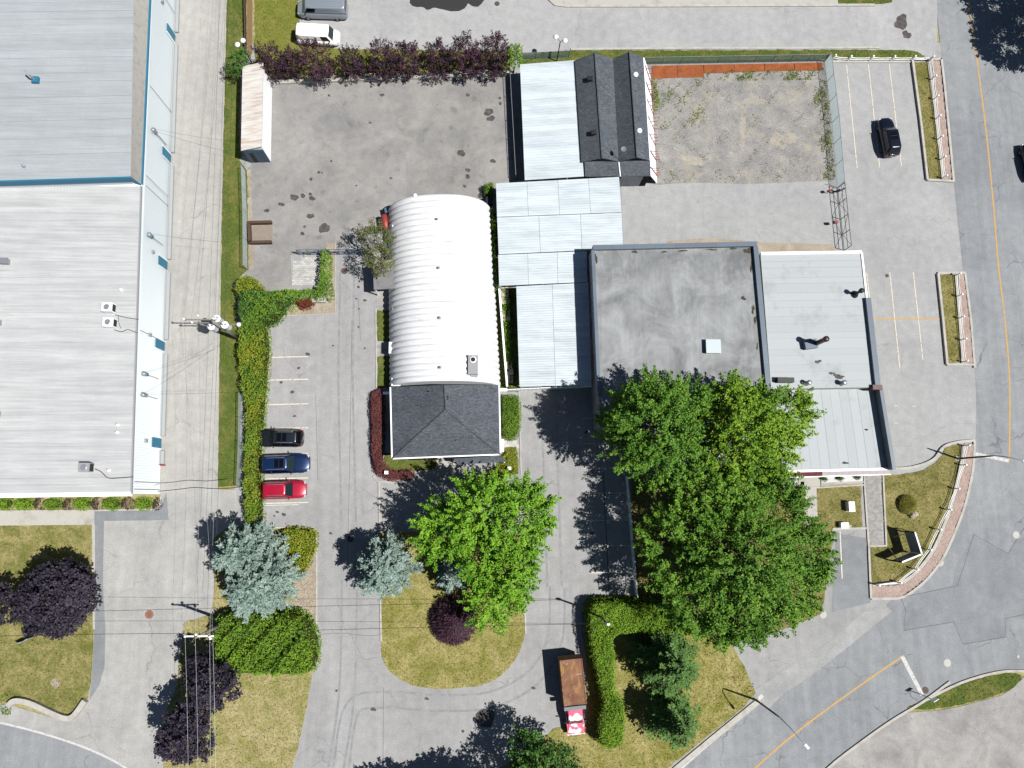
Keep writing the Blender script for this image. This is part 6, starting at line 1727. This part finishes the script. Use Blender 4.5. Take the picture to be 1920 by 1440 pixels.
g2 = empty('gate_marker', P(1560, 357, 0), 'red and black marker on the gate post by the gravel lot', 'marker')
p = P(1556, 357, .8); MB().box((p.x, p.y, .8), (.35, .2, .4), .4).build('red_board', M['red_paint'], g2)
MB().tube([P(1556, 357, .3), P(1570, 360, .6), P(1584, 353, .5)], .09, 6).build('bar', M['black_metal'], g2)
MB().tube([(p.x, p.y, 0), (p.x, p.y, .8)], .04, 6).build('post', M['black_metal'], g2)
p = P(1567, 417, .9)
g2 = empty('gate_lock', (p.x, p.y, 0), 'red lock box hanging on the open dark gate', 'lock box')
MB().box((p.x, p.y, .95), (.4, .25, .35), .2).build('box', M['red_paint'], g2)
MB().box((p.x - .22, p.y, .95), (.2, .27, .3), .2).build('cover', M['black_metal'], g2)

# ================================================================== POLES, LAMPS, WIRES
M['pole_wood'] = plain('weathered_pole', (158, 150, 138), .9, .1, var=.15, bump=.4)
b = P(451, 637, 0)
up1 = empty('utility_pole', b, 'wooden pole with three white transformers beside the alley', 'utility pole')
MB().tube([b, b + Vector((0, 0, 8.0))], [.2, .14], 10).build('pole', M['pole_wood'], up1, True)
for px, py, z_ in ((406, 597, 5.9), (421, 609, 5.9), (396, 612, 5.5)):
    q = P(px, py, z_ + .5)
    t_ = MB().lathe((q.x, q.y, z_ - .6), [(.33, 0), (.36, .05), (.36, 1.05), (.38, 1.08), (.36, 1.15), (.12, 1.22)], 18).build('transformer', M['white_trim'], up1, True)
    for s_ in (-.15, .15):
        MB().lathe((q.x + s_, q.y, z_ + .6), [(.05, 0), (.07, .06), (.04, .12), (.06, .18), (.03, .3)], 8).build('bushing', M['brown_pipe'], t_, True)
    MB().tube([(q.x, q.y, z_), (b.x, b.y, z_)], .05, 6).build('bracket', M['galv'], up1)
arms = []
for z_, x0, x1, yo in ((7.6, -2.9, .3, .25), (6.9, -2.6, .2, .1)):
    MB().box((b.x + (x0 + x1) / 2, b.y + yo, z_), (x1 - x0, .1, .12)).build('crossarm', M['pole_wood'], up1)
ins1 = [Vector((b.x - 2.8, b.y + .25, 7.7)), Vector((b.x - 1.5, b.y + .6, 7.7)), Vector((b.x + .1, b.y + .25, 8.0)), Vector((b.x - 2.3, b.y + .1, 7.0))]
for q in ins1:
    MB().lathe(q, [(.09, 0), (.12, .06), (.07, .12), (.1, .18), (.04, .26)], 10).build('insulator', M['white_trim'], up1, True)
for z_, ang in ((5.0, .3),):
    tip = b + Vector((1.2, .6, 4.4))
    MB().tube([b + Vector((0, 0, 4.2)), b + Vector((.7, .5, 4.9)), tip], .04, 6).build('lamp_arm', M['galv'], up1)
    MB().lathe(tip, [(.06, .25), (.1, .2), (.26, .0), (.24, -.02)][::-1], 12).build('flood_lamp', M['white_trim'], up1, True)
b2 = P(428, 1165, 0)
up2 = empty('utility_pole', b2, 'wooden pole with white crossarm over the bushes at lower left', 'utility pole')
MB().tube([b2, b2 + Vector((0, 0, 8.3))], [.18, .12], 10).build('pole', M['pole_wood'], up2, True)
xl, xr2 = P(345, 1193, 8.0), P(401, 1193, 8.0)
MB().box(((xl.x + xr2.x) / 2, xl.y, 8.0), (abs(xr2.x - xl.x), .12, .14)).build('crossarm', M['white_trim'], up2)
MB().tube([xl.lerp(xr2, .1), b2 + Vector((0, 0, 7.2))], .03, 5).build('brace', M['galv'], up2)
ins2 = [P(347, 1193, 8.15), P(366, 1190, 8.3), P(393, 1194, 8.15), P(399, 1195, 7.6)]
for q in ins2:
    MB().lathe((q.x, q.y, 8.05), [(.09, 0), (.13, .06), (.08, .12), (.11, .18), (.04, .26)], 10).build('insulator', M['white_trim'], up2, True)
b3 = P(1118, 1148, 0)
up3 = empty('utility_pole', b3, 'slim pole rising out of the clipped hedge corner', 'utility pole')
MB().tube([b3, b3 + Vector((0, 0, 7.0))], [.12, .09], 8).build('pole', M['pole_wood'], up3, True)
MB().box((b3.x, b3.y, 6.8), (.3, .2, .5)).build('cable_bracket', M['galv'], up3)
def wire(label, a, b, sag, r=.016, group='overhead wires', mat='black_metal'):
    pts = [Vector(a).lerp(Vector(b), t / 14) - Vector((0, 0, sag * 4 * (t / 14) * (1 - t / 14))) for t in range(15)]
    return tag(MB().tube(pts, r, 5).build('overhead_wire', M[mat]), label, 'wire', group)
nm4 = ('leftmost', 'second from the left', 'third from the left', 'rightmost')
for i in range(4):
    wire('%s overhead wire between the transformer pole and the lower left pole' % nm4[i], ins1[i] + Vector((0, 0, .25)), ins2[i], .7, .007, mat='galv')
    far = P(420 + i * 9, -330, 8.0)
    wire('%s overhead wire running north from the transformer pole' % nm4[i], ins1[i] + Vector((0, 0, .25)), far, .8, .006)
    wire('%s overhead wire leaving the lower left pole downwards' % nm4[i], ins2[i], P(352 + i * 17, 1900, 8.0), .5, .008, mat='galv')
for i in range(2):
    wire('%s low cable strung along the alley grass strip' % ('left', 'right')[i], P(430 + i * 12, -100, 5.0), P(388 + i * 12, 1150, 5.6), .4, .011)
wire('upper wire crossing the lawns towards the hedge pole', P(-60, 1165, 7.0), b3 + Vector((0, 0, 6.9)), .8, .014)
wire('lower wire crossing the lawns towards the hedge pole', b2 + Vector((0, 0, 6.4)), b3 + Vector((0, 0, 6.5)), .35, .02)
wire('wire leaving the lower left pole over the purple maple', P(-80, 1195, 6.4), b2 + Vector((0, 0, 6.4)), .5, .02)
for i, (pa, pb_) in enumerate(((715, (403, 655)), (752, (420, 640)), (285, (440, 265)), (288, (430, 285)), (470, (432, 455)), (752, (440, 735)))):
    t = on_east(312, pa); q = east_a + ed * t + en * .3
    wire('%s service wire from the warehouse wall across the alley' % ('first', 'second', 'third', 'fourth', 'fifth', 'sixth')[i], (q.x, q.y, 5.0), P(pb_[0], pb_[1], 5.4), .3, .010)
a = P(303, 915, 4.0)
cable('alley_cable', 'thick dark cable looped across the alley mouth', [P(296, 921, 4.2), P(330, 918, 4.0), P(365, 914, 4.0), P(400, 916, 4.2), P(430, 915, 4.6), P(447, 913, 4.8)], .035)
def street_lamp(label, bx, by, topx, topy, ht, hp, name='street_lamp'):
    """pole of height hp, arm reaching (topx, topy) at height ht"""
    b = P(bx, by, 0); tip = P(topx, topy, ht)
    e = empty(name, b, label, 'street lamp')
    MB().lathe(b, [(.28, 0), (.28, .06), (.14, .1), (.12, .5)], 12).build('base', M['concrete'], e)
    MB().tube([b + Vector((0, 0, .1)), b + Vector((0, 0, hp))], [.11, .075], 10).build('pole', M['black_metal'], e, True)
    t0 = b + Vector((0, 0, hp))
    pts = curve([tuple(t0 - Vector((0, 0, .3))), tuple(t0 + Vector((0, 0, .25))), tuple(t0.lerp(tip, .35) + Vector((0, 0, (ht - hp) * .35))), tuple(tip)], 6)
    MB().tube(pts, .05, 8).build('arm', M['galv'], e, True)
    d = (tip - t0); d.z = 0; d.normalize()
    m = MB().box(tip + d * .25, (.5, .2, .14), math.atan2(d.y, d.x)).build('lamp_head', M['galv'], e)
    MB().box(tip + d * .25 - Vector((0, 0, .09)), (.5, .2, .04), math.atan2(d.y, d.x)).build('lens', M['lamp_clear'], m)
    return e
street_lamp('tall curved street lamp leaning over the lower street', 1417, 1312, 1509, 1395, 7.4, 5.6)
street_lamp('tall street lamp on the corner lawn arching over the main road', 1795, 860, 1918, 864, 7.2, 5.4)
street_lamp('street lamp at the top edge near the side road', 1447, -12, 1420, -70, 7.2, 5.6)
def yard_lamp(label, bx, by, h, heads):
    b = P(bx, by, 0)
    e = empty('yard_lamp', b, label, 'lamp post')
    MB().tube([b, b + Vector((0, 0, h))], [.07, .05], 8).build('pole', M['black_metal'], e)
    for hx, hy in heads:
        q = b + Vector((hx, hy, h + .1))
        MB().tube([b + Vector((0, 0, h - .05)), b + Vector((hx * .6, hy * .6, h + .15)), q], .03, 6).build('arm', M['black_metal'], e)
        MB().lathe(q - Vector((0, 0, .05)), [(.28, 0), (.3, .05), (.16, .2), (.06, .26)], 14).build('lamp_head', M['white_trim'], e, True)
yard_lamp('twin headed lamp post behind the workshop canopy', 1044, 115, 3.6, ((-.5, .5), (.5, .1)))
yard_lamp('twin headed lamp post by the shed and alley', 473, 120, 3.4, ((-.5, .0), (.05, .5)))
# post with shadowed bracket behind hut (shade light on stick)
# ================================================================== SMALL THINGS
# V-shaped sign seen from behind
sg = empty('sign_board', P(1704, 1040, 0), 'V-shaped white billboard seen edge on from above on the corner lawn', 'sign')
hS = 2.6
cor = P(1729, 1039, hS); e1 = P(1716, 998, hS); e2 = P(1692, 1054, hS)
M['sign_back'] = plain('grey_blue_ply', (150, 160, 172), .8, .2, var=.05)
for a, b in ((cor, e1), (e2, cor)):
    pan = strip(MB(), [a, b], .08, .75, hS - .08).build('panel', M['sign_back'], sg)
    strip(MB(), [a, b], .14, hS - .08, hS).build('frame', M['white_trim'], pan)
for a, q in ((e1, P(1672, 1008, 0)), (e1, P(1692, 992, 0)), (e2, P(1666, 1026, 0)), (e2, P(1667, 1050, 0)), (cor, None)):
    if q is None: MB().box((a.x, a.y, hS / 2), (.16, .16, hS)).build('post', M['white_trim'], sg); continue
    MB().tube([Vector((a.x, a.y, 2.0)), q], .045, 5).build('stay', plain('pale_timber', (206, 186, 140), .8, .2) if 'stay' not in bpy.data.meshes else bpy.data.meshes['stay'].materials[0], sg)
    MB().box((a.x, a.y, hS / 2 - .1), (.12, .12, hS - .3)).build('post', M['sign_back'], sg)
# boulder
def rock(label, px, py, r, h, mat):
    c = P(px, py, 0); vs = []; fs = []; n, m_ = 12, 6
    for i in range(m_ + 1):
        for k_ in range(n):
            t = math.pi / 2 * i / m_; a = 6.2832 * k_ / n
            q = 1 + .18 * math.sin(3 * a + i) + random.uniform(-.07, .07)
            vs.append((c.x + r * q * math.cos(t) * math.cos(a), c.y + r * q * math.cos(t) * math.sin(a) * .8, h * math.sin(t) * (1 + random.uniform(-.06, .06))))
    for i in range(m_):
        for k_ in range(n): fs.append((i * n + k_, i * n + (k_ + 1) % n, (i + 1) * n + (k_ + 1) % n, (i + 1) * n + k_))
    return tag(MB().add(vs, fs).build('boulder', mat), label, 'rock')
M['stone'] = plain('pale_stone', (206, 194, 172), .9, .15, var=.15, bump=.5)
rock('pale angular boulder beside the ornamental grass on the corner lawn', 1710, 964, .55, .7, M['stone'])
rock('small white stone in the sandy garden bed', 606, 579, .14, .15, M['stone'])
rock('white stone at the end of the sliding gate', 572, 480, .2, .2, M['stone'])
# open-ended utility boxes
def cabinet(label, px, py, sx, sy, sz, mat='white_trim', rz=0.0, name='utility_cabinet', lid=True):
    c = P(px, py, sz)
    e = empty(name, (c.x, c.y, 0), label, 'cabinet')
    MB().box((c.x, c.y, .05), (sx * 1.15, sy * 1.1, .1), rz).build('plinth', M['concrete'], e)
    MB().box((c.x, c.y, sz / 2 + .05), (sx, sy, sz - .06), rz).build('body', M[mat], e)
    MB().box((c.x, c.y, sz + .04), (sx * 1.06, sy * 1.05, .05), rz).build('lid', M[mat], e)
    return e
cabinet('white upright utility cabinet on the shop lawn', 1597, 950, .6, 1.0, .8)
cabinet('white sloped utility box by the lower parking bay', 1584, 985, .75, .55, .6)
cabinet('small white post box on the barberry hedge corner', 724, 886, .32, .32, 1.5)
cabinet('white letter box on the grass right of the porch', 955, 878, .35, .3, 1.1)
# banner under the purple maple
bn = empty('lawn_sign', P(52, 1200, 0), 'white and blue lawn banner below the purple maple', 'sign')
a, b = P(38, 1206, .1), P(64, 1194, .1)
strip(MB(), [a, b], .03, .15, 1.1).build('banner', plain('banner_print', (236, 236, 242), .7, .2, dirt=(120, 126, 170), dscale=2.5, da=.52, db=.56), bn)
for q in (a, b): MB().tube([(q.x, q.y, 0), (q.x, q.y, 1.15)], .025, 6).build('stake', M['galv'], bn)
# dirt hole in lawn
o = sheet('soil_patch', curve([(94, 1280), (103, 1272), (113, 1280), (104, 1291)], 4, True), .056, M['dirt'])
# timber bin
tb = empty('timber_bin', P(489, 438, 0), 'open-ended low timber bin with gravel floor in the storage yard', 'bin')
M['timber_dark'] = plain('dark_timber', (104, 84, 72), .9, .1, var=.2, bump=.4)
MB().poly(PL([(471, 424), (511, 421), (511, 456), (472, 456)], .06)).build('floor', plain('bin_gravel', (168, 154, 142), .95, .1, var=.2, bump=.5), tb)
for a, b in (((468, 420), (511, 419)), ((469, 422), (471, 457)), ((470, 457), (511, 456))):
    for z_ in (0, .28):
        strip(MB(), [P(*a), P(*b)], .3, z_ + .01, z_ + .27).build('plank', M['timber_dark'], tb)
# oil tank on stand
tk = empty('oil_tank', P(722, 416, 0), 'red horizontal fuel tank on a white stand beside the hut', 'tank')
a, b = P(720, 404, 1.3), P(724, 428, 1.3)
d = (b - a).normalized()
MB().tube([a - d * .12, a - d * .04, a, b, b + d * .04, b + d * .12], [.1, .26, .34, .34, .26, .1], 14).build('tank', M['red_paint'], tk, True)
for f in (.15, .85):
    q = a.lerp(b, f)
    for s_ in (-.25, .25): MB().tube([(q.x + s_, q.y, 0), (q.x + s_, q.y, 1.05)], .04, 5).build('leg', M['white_trim'], tk)
MB().tube([(a.x + .45, a.y, .6), (b.x + .5, b.y, .6), (b.x + .5, b.y, 1.4)], .05, 5).build('frame', M['white_trim'], tk)
cabinet('dark blue grey box at the north west corner of the hut', 729, 394, .85, .6, 1.1, 'steel_blue', .2, 'metal_box')
cabinet('blue barrel box under the sparse olive tree', 722, 460, .5, .75, .9, 'blue', .1, 'blue_bin')
cabinet('white long bench box in the garden bed', 598, 563, 1.4, .4, .45, 'concrete', 0, 'bench')
cabinet('dark bin at the corner between hut and canopy', 917, 376, .7, .8, 1.0, 'black_metal', 0, 'waste_bin')
# stacked stones by the canopy lane
for i, (px, py, nx, ny) in enumerate(((946, 556, 2, 5), (949, 593, 2, 3), (953, 690, 2, 3), (955, 705, 2, 4))):
    c = P(px, py, 0)
    e = empty('stone_stack', (c.x, c.y, 0), '%s pile of pale stone blocks along the lane, from the top' % ('first', 'second', 'third', 'fourth')[i], 'stone pile', 'stone piles in the lane')
    for ix in range(nx):
        for iy in range(ny):
            hh = random.choice((.3, .45, .6))
            MB().box((c.x + (ix - nx / 2 + .5) * .42, c.y + (iy - ny / 2 + .5) * .4, hh / 2), (.38, .36, hh), random.uniform(-.15, .15)).build('block', M['stone'], e)
# rusty steel strip in the gravel lot
rs = empty('rusty_plate', P(1380, 130, 0), 'long rust orange steel plating along the north edge of the gravel lot', 'steel plate')
kk = N('orange_rust')
M['orange_rust'] = kk.out(kk.mix(kk.ramp(kk.noise(1.2, 6, .7), .3, .7), col(150, 84, 52), col(190, 112, 70)), .95, .1, bump=kk.noise(10, 5), bs=.4)
for a, b, c2, d2 in (((1222, 124), (1268, 123), (1270, 146), (1222, 148)), ((1269, 123), (1318, 122), (1320, 145), (1271, 146)), ((1319, 122), (1375, 121), (1376, 136), (1320, 138)), ((1376, 121), (1432, 120), (1433, 134), (1377, 136)), ((1433, 120), (1488, 119), (1489, 133), (1434, 134)), ((1489, 119), (1541, 118), (1542, 132), (1490, 133))):
    MB().prism([(p.x, p.y) for p in PL([a, b, c2, d2])], .012, .06 + random.uniform(0, .02)).build('plate', M['orange_rust'], rs)
# road sign by the stop line
st = empty('road_sign', P(1727, 1302, 0), 'white road sign on a post at the lower stop line', 'sign')
q = P(1727, 1302, 0)
MB().tube([q, q + Vector((0, 0, 2.4))], .04, 6).build('post', M['galv'], st)
MB().box(q + Vector((0, .06, 2.2)), (.6, .04, .6), .5).build('plate', M['white_trim'], st)
# timber rails at the top left fence
for i in range(6):
    pass
tf = empty('timber_fence', P(459, 50, 0), 'brown timber board fence at the top beside the alley grass', 'fence')
a, b = P(460, -40, 0), P(463, 104, 0)
for k_ in range(7):
    q0, q1 = a.lerp(b, k_ / 7), a.lerp(b, (k_ + .97) / 7)
    strip(MB(), [q0, q1], .08, .1, .7).build('board', M['timber_dark'], tf)
    MB().box((q0.x, q0.y, .4), (.12, .12, .8)).build('post', M['timber_dark'], tf)
